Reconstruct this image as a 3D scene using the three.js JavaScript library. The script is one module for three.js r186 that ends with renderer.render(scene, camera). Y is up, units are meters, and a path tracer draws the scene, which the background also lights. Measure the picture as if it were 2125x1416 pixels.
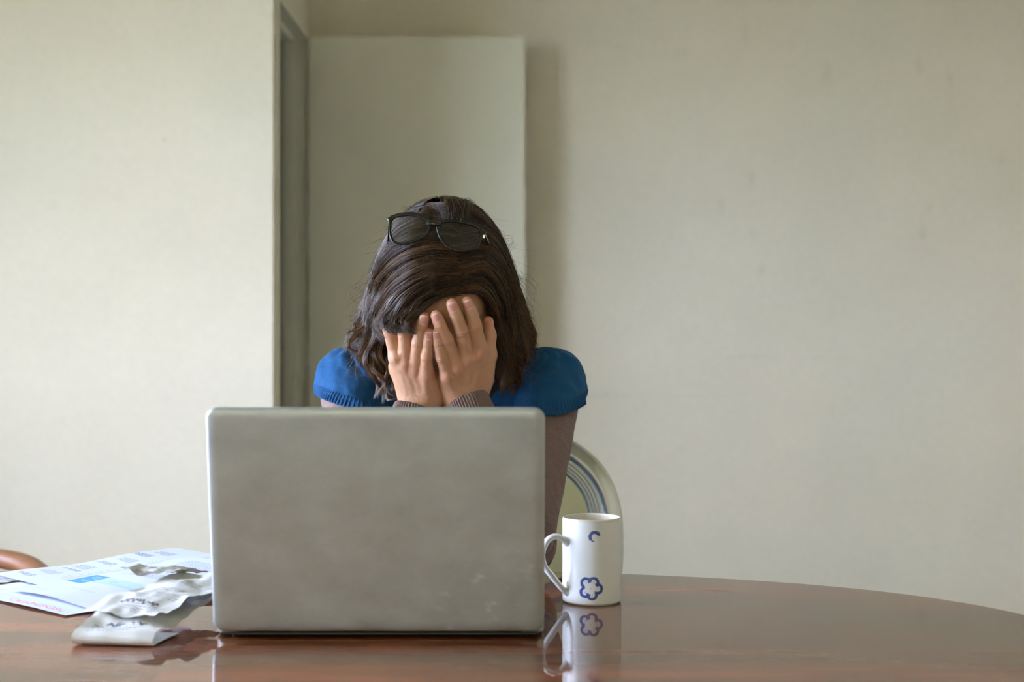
import * as THREE from 'three';
import { RoundedBoxGeometry } from 'three/addons/geometries/RoundedBoxGeometry.js';
import { mergeGeometries, mergeVertices } from 'three/addons/utils/BufferGeometryUtils.js';
import { RectAreaLightUniformsLib } from 'three/addons/lights/RectAreaLightUniformsLib.js';
import { ImprovedNoise } from 'three/addons/math/ImprovedNoise.js';

// ------------------------------------------------------------------ camera, light, exposure
const scene = new THREE.Scene();
const FRAME_W = 2125, FRAME_H = 1416, FOCAL = 3200, PX = 1062.5, HORIZON = 660, EYE = 1.108;
const camera = new THREE.PerspectiveCamera(2 * Math.atan(FRAME_H / 2 / FOCAL) * 180 / Math.PI, FRAME_W / FRAME_H, 0.05, 60);
camera.position.set(0, EYE, 0);
camera.setViewOffset(FRAME_W, FRAME_H, 0, FRAME_H / 2 - HORIZON, FRAME_W, FRAME_H);
camera.focus = 2.06;
camera.userData.fStop = 4.2;
scene.add(camera);

const renderer = new THREE.WebGLRenderer({ antialias: true });
renderer.toneMapping = THREE.LinearToneMapping;
renderer.toneMappingExposure = 1.16;
renderer.shadowMap.enabled = true;

scene.background = new THREE.Color().setRGB(0.74, 0.85, 1.15).multiplyScalar(19);

RectAreaLightUniformsLib.init();
// the cool sky lights the room through the side window; the rear window looks onto a sunlit hedge, which sends in warm light
function daylight(name, x, y, z, w, h, toward, rgb, intensity) {
  const l = new THREE.RectAreaLight(new THREE.Color().setRGB(...rgb), intensity, w, h);
  l.name = name; l.position.set(x, y, z); l.lookAt(toward[0], toward[1], toward[2]); scene.add(l);
  return l;
}
const SIDE_WINDOW = { x: -2.35, z: -2.0, y0: 0.85, y1: 2.35, w: 2.2 };   // in the wall left of the table
const REAR_WINDOW = { x: -0.7, z: 1.75, y0: 0.85, y1: 2.25, w: 1.6 };       // in the wall behind the photographer
daylight('garden_through_rear_window', -0.7, 1.55, 1.66, 1.5, 1.3, [-0.5, 1.3, -2], [1.0, 0.92, 0.70], 2.3);

// ------------------------------------------------------------------ helpers
function mulberry(seed) { return () => { seed |= 0; seed = seed + 0x6D2B79F5 | 0; let t = Math.imul(seed ^ seed >>> 15, 1 | seed); t = t + Math.imul(t ^ t >>> 7, 61 | t) ^ t; return ((t ^ t >>> 14) >>> 0) / 4294967296; }; }
const rnd = mulberry(20240611);
const rr = (a, b) => a + (b - a) * rnd();
const gauss = () => (rnd() + rnd() + rnd() + rnd() - 2) * 0.87;
const noiser = new ImprovedNoise();
const noise = (x, y, z) => noiser.noise(x + 100.37, y + 57.11, z + 31.7);
function fbm(x, y, z, o = 4) { let a = 0.5, s = 0; for (let i = 0; i < o; i++) { s += a * noise(x, y, z); x *= 2.03; y *= 2.03; z *= 2.03; a *= 0.5; } return s; }
const V = (x, y, z) => new THREE.Vector3(x, y, z);
const clamp = (x, a = 0, b = 1) => Math.min(b, Math.max(a, x));
const mixn = (a, b, t) => a + (b - a) * t;
const smooth = (a, b, x) => { const t = clamp((x - a) / (b - a)); return t * t * (3 - 2 * t); };
// a point from a direction in the photograph and its distance into the room
const at = (px, py, depth) => V((px - PX) / FOCAL * depth, EYE - (py - HORIZON) / FOCAL * depth, -depth);
const rgb = (r, g, b) => new THREE.Color().setRGB(r / 255, g / 255, b / 255, THREE.SRGBColorSpace);
const taken = {};
function numbered(n) { if (!(n in taken)) { taken[n] = 0; return n; } taken[n]++; return n + '_' + String(taken[n]).padStart(3, '0'); }
function mesh(name, g, m, parent = scene) {
  const o = new THREE.Mesh(g, m); o.name = parent === scene ? numbered(name) : name;
  o.castShadow = o.receiveShadow = true; parent.add(o); return o;
}
function thing(name, label, category, pos = [0, 0, 0], turn = 0, group) {
  const o = new THREE.Group(); o.name = numbered(name); o.position.set(...pos); o.rotation.y = turn; scene.add(o);
  o.userData = { label, category }; if (group) o.userData.group = group; return o;
}
function tag(o, label, category, group) { o.userData.label = label; o.userData.category = category; if (group) o.userData.group = group; return o; }
function structure(o, label, category) { o.userData.kind = 'structure'; if (label) { o.userData.label = label; o.userData.category = category; } return o; }
function box(x0, x1, y0, y1, z0, z1, r = 0) {
  const w = Math.abs(x1 - x0), h = Math.abs(y1 - y0), d = Math.abs(z1 - z0);
  const g = r ? new RoundedBoxGeometry(w, h, d, 3, Math.min(r, w / 2.01, h / 2.01, d / 2.01)) : new THREE.BoxGeometry(w, h, d);
  g.translate((x0 + x1) / 2, (y0 + y1) / 2, (z0 + z1) / 2); return boxUV(g);
}
// texture coordinates in metres on the face's own main plane
function boxUV(g, s = 1) {
  if (g.index) g = g.toNonIndexed();
  const p = g.attributes.position, uv = new Float32Array(p.count * 2), a = V(), b = V(), c = V(), n = V();
  for (let i = 0; i < p.count; i += 3) {
    a.fromBufferAttribute(p, i); b.fromBufferAttribute(p, i + 1); c.fromBufferAttribute(p, i + 2);
    n.subVectors(b, a).cross(c.clone().sub(a));
    const x = Math.abs(n.x), y = Math.abs(n.y), z = Math.abs(n.z);
    [a, b, c].forEach((q, k) => {
      const o = (i + k) * 2;
      if (x >= y && x >= z) { uv[o] = q.z * s; uv[o + 1] = q.y * s; } else if (y >= z) { uv[o] = q.x * s; uv[o + 1] = q.z * s; } else { uv[o] = q.x * s; uv[o + 1] = q.y * s; }
    });
  }
  g.setAttribute('uv', new THREE.BufferAttribute(uv, 2)); return g;
}
function merge(list) { return mergeGeometries(list.map(g => { g = g.index ? g.toNonIndexed() : g; if (!g.attributes.uv) boxUV(g); for (const k of Object.keys(g.attributes)) if (!['position', 'normal', 'uv'].includes(k)) g.deleteAttribute(k); return g; })); }
function tube(points, radius, seg = 40, sides = 10, closed = false) { return new THREE.TubeGeometry(new THREE.CatmullRomCurve3(points, closed), seg, radius, sides, closed); }
function dataTexture(w, h, fn, color = true, repeat) {
  const d = new Uint8Array(w * h * 4);
  for (let y = 0; y < h; y++) for (let x = 0; x < w; x++) { const c = fn(x / w, y / h, x, y), o = (y * w + x) * 4; d[o] = clamp(c[0], 0, 255); d[o + 1] = clamp(c[1], 0, 255); d[o + 2] = clamp(c[2], 0, 255); d[o + 3] = 255; }
  const t = new THREE.DataTexture(d, w, h, THREE.RGBAFormat); t.wrapS = t.wrapT = THREE.RepeatWrapping; t.magFilter = THREE.LinearFilter; t.minFilter = THREE.LinearMipmapLinearFilter; t.generateMipmaps = true;
  if (color) t.colorSpace = THREE.SRGBColorSpace; if (repeat) t.repeat.set(repeat, repeat); t.needsUpdate = true; return t;
}
const std = o => new THREE.MeshStandardMaterial(o), phys = o => new THREE.MeshPhysicalMaterial(o);
const grainBump = dataTexture(512, 512, (u, v) => { const g = 128 + 150 * fbm(u * 40, v * 40, 3, 3); return [g, g, g]; }, false, 2);

// ------------------------------------------------------------------ materials of the room
// smudges and scuffs on the paint: place on the wall, half size (metres), depth of tone
const wallMarks = [[1715, 155, 10, 22, 0.05], [1970, 165, 8, 24, 0.04], [1495, 430, 7, 15, 0.05], [1558, 372, 8, 18, 0.04], [1560, 488, 7, 12, 0.04], [1915, 490, 8, 16, 0.05], [1578, 562, 7, 14, 0.05], [1545, 68, 9, 22, 0.035], [1908, 138, 8, 22, 0.035], [2078, 330, 8, 14, 0.04], [1930, 435, 7, 12, 0.035], [1415, 110, 14, 10, 0.03], [1555, 742, 42, 3, 0.06], [1690, 743, 26, 3, 0.03], [1255, 822, 46, 4, 0.05], [1420, 824, 60, 3, 0.03], [340, 291, 4, 4, 0.10]]
  .map(([px, py, sx, sy, am]) => { const d = px < 560 ? 4.226 : 5.07, m = d / FOCAL; return [(((px - PX) * m) % 3.2 + 3.2) % 3.2, EYE - (py - HORIZON) * m, sx * m, sy * m, am]; });
const wallMap = dataTexture(1024, 1024, (u, v) => {
  // one tile is 3.2 m: faint roller mottling, small scuffs and specks
  let n = 1 + 0.035 * fbm(u * 9, v * 9, 1.3, 5) + 0.012 * noise(u * 150, v * 150, 4);
  let warm = 0.02 * fbm(u * 4 + 9, v * 4, 7.7, 3);
  for (const [mx, my, sx, sy, am] of wallMarks) { const dx = (u * 3.2 - mx) / sx, dy = (v * 3.2 - my) / sy, q = dx * dx + dy * dy; if (q < 5) n -= am * Math.exp(-q) * (0.75 + 0.9 * noise(u * 190, v * 110, 6)); }
  return [236 * n * (1 + warm), 231.5 * n, 220 * n * (1 - warm)];
}, true, 1 / 3.2);
const wallPaint = std({ map: wallMap, color: rgb(254, 247, 230), roughness: 0.75, bumpMap: grainBump, bumpScale: 0.0005 });
const doorPaint = std({ map: dataTexture(512, 512, (u, v) => { const n = 1 + 0.03 * fbm(u * 9, v * 5, 31, 4); return [232 * n, 226 * n, 200 * n]; }, true, 0.5), roughness: 0.55 });
const trimPaint = doorPaint;
const ceilingPaint = std({ color: rgb(206, 203, 192), roughness: 0.9 });
const carpet = std({ map: dataTexture(512, 512, (u, v) => { const g = 1 + 0.2 * fbm(u * 60, v * 60, 2, 3); return [150 * g, 156 * g, 162 * g]; }), roughness: 1 });
const glassMat = phys({ color: 0xffffff, roughness: 0, transmission: 1, thickness: 0, ior: 1.5 });

// ------------------------------------------------------------------ room
// x: left wall -2.35, right wall 2.3; z: rear wall 1.75, back wall -5.07, the left part stands forward at -4.226
const CORNER_X = -0.655, FRONT_Z = -4.226, BACK_Z = -5.07, HEAD = 2.0, CEIL = 2.55;
structure(mesh('floor', box(-2.6, 2.5, -0.12, 0, 2.0, -6.1), carpet), 'grey carpeted floor of the dining room', 'floor');
structure(mesh('ceiling', box(-2.6, 2.5, CEIL, CEIL + 0.12, 2.0, -6.1), ceilingPaint), 'plain white ceiling of the dining room', 'ceiling');
structure(mesh('wall_back', box(CORNER_X - 0.12, 2.45, 0, CEIL, BACK_Z, BACK_Z - 0.15), wallPaint), 'cream painted wall behind the seated woman and the open door', 'wall');
structure(mesh('wall_right', box(2.3, 2.45, 0, CEIL, 1.9, BACK_Z), wallPaint), 'cream painted wall on the right of the room', 'wall');
structure(mesh('wall_front_left', box(-2.5, CORNER_X, 0, CEIL, FRONT_Z, FRONT_Z - 0.1), wallPaint), 'brightly lit cream wall standing forward left of the doorway', 'wall');
{ // the short return wall with the doorway, seen almost edge-on
  const z0 = -4.30, z1 = -4.95, t = 0.12;
  structure(mesh('wall_return', merge([box(CORNER_X - t, CORNER_X, 0, CEIL, FRONT_Z - 0.1, z0), box(CORNER_X - t, CORNER_X, HEAD + 0.02, CEIL, z0, z1), box(CORNER_X - t, CORNER_X, 0, CEIL, z1, BACK_Z)]), wallPaint), 'short side wall around the doorway', 'wall');
  const jamb = structure(mesh('trim_1', merge([
    box(CORNER_X - t - 0.005, CORNER_X + 0.004, 0, HEAD, z1 + 0.03, z1, 0.003), box(CORNER_X - t - 0.005, CORNER_X + 0.004, 0, HEAD, z0, z0 - 0.02, 0.003),
    box(CORNER_X - t - 0.005, CORNER_X + 0.004, HEAD, HEAD + 0.025, z0, z1, 0.003)]), trimPaint), 'narrow painted door lining inside the doorway', 'trim');
  mesh('door_stop', merge([box(CORNER_X - 0.075, CORNER_X - 0.04, 0, HEAD, z1 + 0.045, z1 + 0.03, 0.002), box(CORNER_X - 0.075, CORNER_X - 0.04, HEAD - 0.015, HEAD, z0 - 0.02, z1 + 0.03, 0.002)]), trimPaint, jamb);
  mesh('casing', box(CORNER_X, CORNER_X + 0.008, 0, HEAD + 0.05, FRONT_Z - 0.03, z0, 0.003), trimPaint, jamb);
  // the hall beyond
  structure(mesh('wall_hall', merge([box(-2.5, CORNER_X - t, 0, CEIL, -5.9, -6.05), box(-2.6, -2.45, 0, CEIL, FRONT_Z - 0.1, -6.05), box(CORNER_X - t, CORNER_X, 0, CEIL, BACK_Z - 0.15, -6.05)]), wallPaint), 'wall of the dim hall beyond the doorway', 'wall');
}
{ // the door leaf, swung open until it stands parallel to the back wall
  const d = new THREE.Group(); d.name = 'door_1'; d.position.set(CORNER_X + 0.004, 0, -4.918); d.rotation.y = 0.006; scene.add(d);
  structure(d, 'plain flush door painted cream, standing open in front of the back wall', 'door');
  mesh('door_leaf', box(0.003, 0.692, 0.008, HEAD + 0.004, 0.018, -0.018, 0.002), doorPaint, d);
  const steel = std({ color: rgb(150, 148, 140), metalness: 1, roughness: 0.35 });
  for (const y of [0.2, 1.0, 1.8]) mesh('hinge', new THREE.CylinderGeometry(0.006, 0.006, 0.08, 12).translate(0, y, -0.022), steel, d);
  const handle = mesh('handle', new THREE.LatheGeometry([[0, -0.06], [0.012, -0.06], [0.024, -0.05], [0.026, -0.04], [0.018, -0.028], [0.008, -0.022], [0.008, -0.006], [0.025, -0.004], [0.026, 0]].map(([a, b]) => new THREE.Vector2(a, b)), 24).rotateX(Math.PI / 2).translate(0.63, 1.0, -0.018), steel, d);
  handle.userData.label = 'round metal door knob';
}
// left wall with the window beside the table, rear wall with a window behind the photographer
function windowIn(name, label, place, W, w, y0, y1) {
  const o = new THREE.Group(); o.name = name; place(o); scene.add(o); structure(o, label, 'window');
  const bar = 0.05;
  mesh('window_frame', merge([box(-w / 2, w / 2, y0, y0 + bar, -0.04, 0.04, 0.006), box(-w / 2, w / 2, y1 - bar, y1, -0.04, 0.04, 0.006), box(-w / 2, -w / 2 + bar, y0, y1, -0.04, 0.04, 0.006), box(w / 2 - bar, w / 2, y0, y1, -0.04, 0.04, 0.006), box(-0.03, 0.03, y0, y1, -0.035, 0.035, 0.006)]), ceilingPaint, o);
  for (const s of [-1, 1]) mesh('pane', new THREE.PlaneGeometry(w / 2 - bar, y1 - y0 - 2 * bar).translate(s * w / 4, (y0 + y1) / 2, 0), glassMat, o);
  mesh('window_sill', box(-w / 2 - 0.05, w / 2 + 0.05, y0 - 0.03, y0, 0.0, 0.16, 0.008), ceilingPaint, o);
}
{
  const S = SIDE_WINDOW, x0 = S.x - 0.15, x1 = S.x;
  structure(mesh('wall_left', merge([box(x0, x1, 0, S.y0, 1.9, FRONT_Z - 0.1), box(x0, x1, S.y1, CEIL, 1.9, FRONT_Z - 0.1), box(x0, x1, S.y0, S.y1, 1.9, S.z + S.w / 2), box(x0, x1, S.y0, S.y1, S.z - S.w / 2, FRONT_Z - 0.1)]), wallPaint), 'cream wall holding the window beside the table', 'wall');
  windowIn('window_1', 'white framed window in the wall left of the table', o => { o.position.set(S.x - 0.08, 0, S.z); o.rotation.y = Math.PI / 2; }, S, S.w, S.y0, S.y1);
  const R = REAR_WINDOW;
  structure(mesh('wall_rear', merge([box(-2.5, 2.45, 0, R.y0, R.z, R.z + 0.15), box(-2.5, 2.45, R.y1, CEIL, R.z, R.z + 0.15), box(-2.5, R.x - R.w / 2, R.y0, R.y1, R.z, R.z + 0.15), box(R.x + R.w / 2, 2.45, R.y0, R.y1, R.z, R.z + 0.15)]), wallPaint), 'cream wall behind the photographer', 'wall');
  windowIn('window_2', 'white framed window in the wall behind the photographer', o => { o.position.set(R.x, 0, R.z + 0.08); o.rotation.y = Math.PI; }, R, R.w, R.y0, R.y1);
}
structure(mesh('lawn', new THREE.PlaneGeometry(80, 80).rotateX(-Math.PI / 2).translate(0, -0.3, 0), std({ color: rgb(96, 104, 52), roughness: 1 })), 'lawn outside the house', 'lawn');
structure(mesh('hedge', (() => { const g = new THREE.BoxGeometry(9, 3.2, 0.8, 90, 32, 4), p = g.attributes.position; for (let i = 0; i < p.count; i++) p.setXYZ(i, p.getX(i) + 0.12 * noise(p.getX(i) * 6, p.getY(i) * 6, 1), p.getY(i) + 0.12 * noise(p.getX(i) * 6, p.getY(i) * 6, 5), p.getZ(i) + 0.2 * noise(p.getX(i) * 7, p.getY(i) * 7, 9)); g.computeVertexNormals(); return g.translate(-0.7, 1.3, 3.6); })(), std({ color: rgb(120, 116, 62), roughness: 1 })), 'clipped hedge outside the rear window', 'hedge');
structure(mesh('baseboard_back', box(0.04, 2.3, 0, 0.12, BACK_Z + 0.018, BACK_Z, 0.004), trimPaint), 'painted skirting board along the back wall', 'baseboard');
structure(mesh('baseboard_left', box(-2.35, CORNER_X, 0, 0.12, FRONT_Z + 0.018, FRONT_Z, 0.004), trimPaint), 'painted skirting board along the bright left wall', 'baseboard');

// ------------------------------------------------------------------ table
const TABLE_Y = 0.755, TABLE = { x: -0.35, z: -1.62, a: 1.0, b: 0.55, n: 2.5 };
const superellipse = (a, b, n, t) => { const c = Math.cos(t), s = Math.sin(t); return [a * Math.sign(c) * Math.abs(c) ** (2 / n), b * Math.sign(s) * Math.abs(s) ** (2 / n)]; };
// a moulding (outset, height) carried round a closed curve of [x, y]
function sweepClosed(curve, profile, closedProfile = true) {
  const N = curve.length, M = profile.length, pos = [], idx = [];
  for (let i = 0; i < N; i++) {
    const p = curve[i], q = curve[(i + 1) % N], o = curve[(i + N - 1) % N]; let tx = q[0] - o[0], ty = q[1] - o[1]; const l = Math.hypot(tx, ty); tx /= l; ty /= l;
    for (const [r, h] of profile) pos.push(p[0] + ty * r, p[1] - tx * r, h);
  }
  const m = closedProfile ? M : M - 1;
  for (let i = 0; i < N; i++) for (let j = 0; j < m; j++) { const a = i * M + j, b = i * M + (j + 1) % M, c = ((i + 1) % N) * M + j, d = ((i + 1) % N) * M + (j + 1) % M; idx.push(a, c, b, b, c, d); }
  const g = new THREE.BufferGeometry(); g.setAttribute('position', new THREE.Float32BufferAttribute(pos, 3)); g.setIndex(idx); g.computeVertexNormals(); return g;
}
const mahogany = dataTexture(2048, 1024, (u, v) => {
  // tile 2.4 m x 1.2 m, grain along x
  const x = u * 2.4, y = v * 1.2, w = fbm(x * 1.6, y * 2.5, 5.1, 3);
  const ring = Math.sin((y * 26 + w * 16 + fbm(x * 3, y * 14, 2.2, 3) * 3)) * 0.5 + 0.5;
  const fine = fbm(x * 9, y * 260, 8.4, 3), broad = fbm(x * 1.1, y * 7, 13, 3), pore = noise(x * 60, y * 700, 3.3) > 0.45 ? -0.1 : 0;
  const l = 0.82 + 0.3 * ring * (0.5 + 0.5 * fbm(x * 2, y * 3, 21, 2)) + 0.22 * fine + 0.4 * broad + pore;
  const red = 1 + 0.22 * broad;
  return [124 * l * red, 69 * l, 35 * l * (1.05 - 0.15 * broad)];
}, true);
mahogany.repeat.set(1 / 2.4, 1 / 1.2);
const tableWood = phys({ map: mahogany, roughness: 0.5, specularIntensity: 0.25, clearcoat: 1, clearcoatRoughness: 0.025, ior: 1.5 });
const legWood = phys({ map: mahogany, roughness: 0.45, clearcoat: 0.6, clearcoatRoughness: 0.15 });
{
  const t = thing('dining_table', 'glossy mahogany oval dining table carrying the laptop, mug and papers', 'table', [TABLE.x, 0, TABLE.z]);
  const N = 220, pts = []; for (let i = 0; i < N; i++) pts.push(superellipse(TABLE.a, TABLE.b, TABLE.n, i / N * Math.PI * 2));
  const shape = new THREE.Shape(pts.map(([x, y]) => { const s = 1 - 0.004 / Math.hypot(x, y); return new THREE.Vector2(x * s, y * s); }));
  const top = new THREE.ShapeGeometry(shape).rotateX(-Math.PI / 2).translate(0, TABLE_Y, 0);
  const under = new THREE.ShapeGeometry(shape).rotateX(Math.PI / 2).translate(0, TABLE_Y - 0.028, 0);
  const rim = sweepClosed(pts, [[-0.0045, 0], [-0.001, -0.0012], [0.0005, -0.004], [0.0005, -0.012], [-0.004, -0.018], [-0.012, -0.028]].map(([a, h]) => [a, h]), false).rotateX(-Math.PI / 2).translate(0, TABLE_Y, 0);
  mesh('tabletop', merge([boxUV(top), boxUV(under), boxUV(rim)]), tableWood, t);
  mesh('apron', boxUV(sweepClosed(pts.map(([x, y]) => [x * 0.86, y * 0.8]), [[0, 0], [0, -0.07], [-0.02, -0.07], [-0.02, 0]]).rotateX(-Math.PI / 2).translate(0, TABLE_Y - 0.028, 0)), legWood, t);
  for (const s of [-1, 1]) {
    mesh('pedestal', new THREE.LatheGeometry([[0.03, 0.12], [0.06, 0.13], [0.075, 0.2], [0.05, 0.28], [0.038, 0.4], [0.05, 0.5], [0.06, 0.55], [0.045, 0.6], [0.06, 0.66], [0.06, 0.727]].map(([a, b]) => new THREE.Vector2(a, b)), 28).translate(s * 0.55, 0, 0), legWood, t);
    for (let k = 0; k < 3; k++) { const a = k * 2.094 + (s > 0 ? 0 : Math.PI), c = Math.cos(a), q = Math.sin(a); mesh('foot', tube([V(s * 0.55, 0.2, 0), V(s * 0.55 + c * 0.12, 0.2, q * 0.12), V(s * 0.55 + c * 0.24, 0.08, q * 0.24), V(s * 0.55 + c * 0.33, 0.028, q * 0.33)], 0.026, 24, 10), legWood, t); }
  }
}

// ------------------------------------------------------------------ laptop
{
  const Z = 1.703, W = 0.364, H = 0.2535, tilt = 0.185;
  const t = thing('laptop', 'open silver aluminium laptop with its smudged lid turned to the viewer', 'laptop', [(787 - PX) / FOCAL * Z, TABLE_Y, -Z]);
  const smudge = dataTexture(512, 512, (u, v) => { const a = fbm(u * 7, v * 6, 2.1, 4), b = fbm(u * 18, v * 18, 9, 3), c = noise(u * 60, v * 60, 4); const spot = Math.max(0, b - 0.22) * smooth(0.55, 0.9, u) * smooth(0.45, 0.1, v); const l = 1 + 0.1 * a + 0.03 * b + 0.012 * c + spot * 0.9; return [188 * l, 194 * l, 192 * l]; });
  const rough = dataTexture(256, 256, (u, v) => { const a = 128 + 50 * fbm(u * 7, v * 6, 2.1, 4); return [a, a, a]; }, false);
  const alu = phys({ map: smudge, metalness: 0.45, roughness: 0.9, roughnessMap: rough });
  const aluPlain = phys({ color: rgb(178, 178, 172), metalness: 0.8, roughness: 0.42 });
  const black = std({ color: rgb(14, 14, 15), roughness: 0.35 });
  // lid: rounded rectangle, its back pillowed towards the edges
  const outline = (w, h, r, inset, n = 8) => { const a = []; const cs = [[w / 2 - r, h - r, 0], [-w / 2 + r, h - r, 1], [-w / 2 + r, r, 2], [w / 2 - r, r, 3]]; for (const [cx, cy, k] of cs) for (let i = 0; i <= n; i++) { const q = (k + i / n) * Math.PI / 2, R = Math.max(0.0005, r - inset); a.push([cx + R * Math.cos(q), cy + R * Math.sin(q)]); } return a; };
  const lid = new THREE.Group(); lid.name = 'lid'; lid.position.set(0, 0.0085, 0.004); lid.rotation.x = tilt; t.add(lid);
  const rings = [[0.0035, -0.0005], [0.0012, 0.0], [0.0, 0.0012], [0.0004, 0.003], [0.0018, 0.0046], [0.0042, 0.0058], [0.008, 0.0066], [0.013, 0.007]];
  const pos = [], uv = [], idx = []; let M = 0;
  for (const [inset, z] of rings) { const o = outline(W, H, 0.0125, Math.min(inset, 0.0119)).map(([x, y]) => { const sx = inset > 0.0119 ? 1 - (inset - 0.0119) / (W / 2) : 1, sy = inset > 0.0119 ? 1 - (inset - 0.0119) / (H / 2) : 1; return [x * sx, (y - H / 2) * sy + H / 2]; }); M = o.length; for (const [x, y] of o) { pos.push(x, y, z); uv.push(x / W + 0.5, y / H); } }
  for (let k = 0; k < rings.length - 1; k++) for (let i = 0; i < M; i++) { const a = k * M + i, b = k * M + (i + 1) % M; idx.push(a, b, a + M, b, b + M, a + M); }
  const c0 = pos.length / 3; pos.push(0, H / 2, 0.007); uv.push(0.5, 0.5); for (let i = 0; i < M; i++) idx.push(c0, (rings.length - 1) * M + i, (rings.length - 1) * M + (i + 1) % M);
  const lg = new THREE.BufferGeometry(); lg.setAttribute('position', new THREE.Float32BufferAttribute(pos, 3)); lg.setAttribute('uv', new THREE.Float32BufferAttribute(uv, 2)); lg.setIndex(idx); lg.computeVertexNormals();
  const shell = mesh('lid_shell', lg, alu, lid); shell.userData.label = 'silver lid back with faint smudges';
  mesh('bezel', boxUV(box(-W / 2 + 0.0035, W / 2 - 0.0035, 0.0035, H - 0.0035, -0.0012, 0.0002, 0.0006)), black, lid);
  mesh('screen', box(-W / 2 + 0.016, W / 2 - 0.016, 0.022, H - 0.012, -0.0016, -0.0011), phys({ color: rgb(30, 34, 40), roughness: 0.12 }), lid);
  // base, reaching away from the viewer to the woman's elbows
  const D = 0.249;
  mesh('base', (() => { const s = new THREE.Shape(); const r = 0.0125; s.moveTo(-W / 2 + r, 0); s.lineTo(W / 2 - r, 0); s.absarc(W / 2 - r, r, r, -Math.PI / 2, 0); s.lineTo(W / 2, D - r); s.absarc(W / 2 - r, D - r, r, 0, Math.PI / 2); s.lineTo(-W / 2 + r, D); s.absarc(-W / 2 + r, D - r, r, Math.PI / 2, Math.PI); s.lineTo(-W / 2, r); s.absarc(-W / 2 + r, r, r, Math.PI, Math.PI * 1.5); const g = new THREE.ExtrudeGeometry(s, { depth: 0.0095, bevelEnabled: true, bevelThickness: 0.0028, bevelSize: 0.0025, bevelOffset: -0.0025, bevelSegments: 3 }); g.rotateX(-Math.PI / 2); g.translate(0, 0.0056, -0.006); return boxUV(g); })(), aluPlain, t);
  mesh('hinge', new THREE.CylinderGeometry(0.0058, 0.0058, W - 0.05, 20).rotateZ(Math.PI / 2).translate(0, 0.0115, -0.002), black, t);
  mesh('underside', box(-W / 2 + 0.006, W / 2 - 0.006, 0.0022, 0.0056, 0.0, -D + 0.008, 0.0015), black, t);
  for (const x of [-1, 1]) for (const z of [-0.014, -D + 0.02]) mesh('rubber_foot', new THREE.CylinderGeometry(0.007, 0.008, 0.0024, 16).translate(x * (W / 2 - 0.025), 0.0012, z), black, t);
  const keys = []; const y = 0.0185;
  for (let r = 0; r < 6; r++) { const n = r === 5 ? 9 : 14; let x = -0.138; for (let k = 0; k < n; k++) { const w = r === 5 ? (k === 3 ? 0.105 : 0.0185) : 0.0172; keys.push(box(x, x + w, y - 0.0004, y + 0.0008, -0.04 - r * 0.0195, -0.04 - r * 0.0195 - 0.0165, 0.0004)); x += w + 0.0025; } }
  const kb = mesh('keyboard', merge(keys), black, t); kb.userData.kind = 'stuff';
  mesh('trackpad', box(-0.052, 0.052, y - 0.0006, y - 0.0001, -0.168, -0.238, 0.0002), std({ color: rgb(150, 150, 146), roughness: 0.5 }), t);
}

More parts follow.
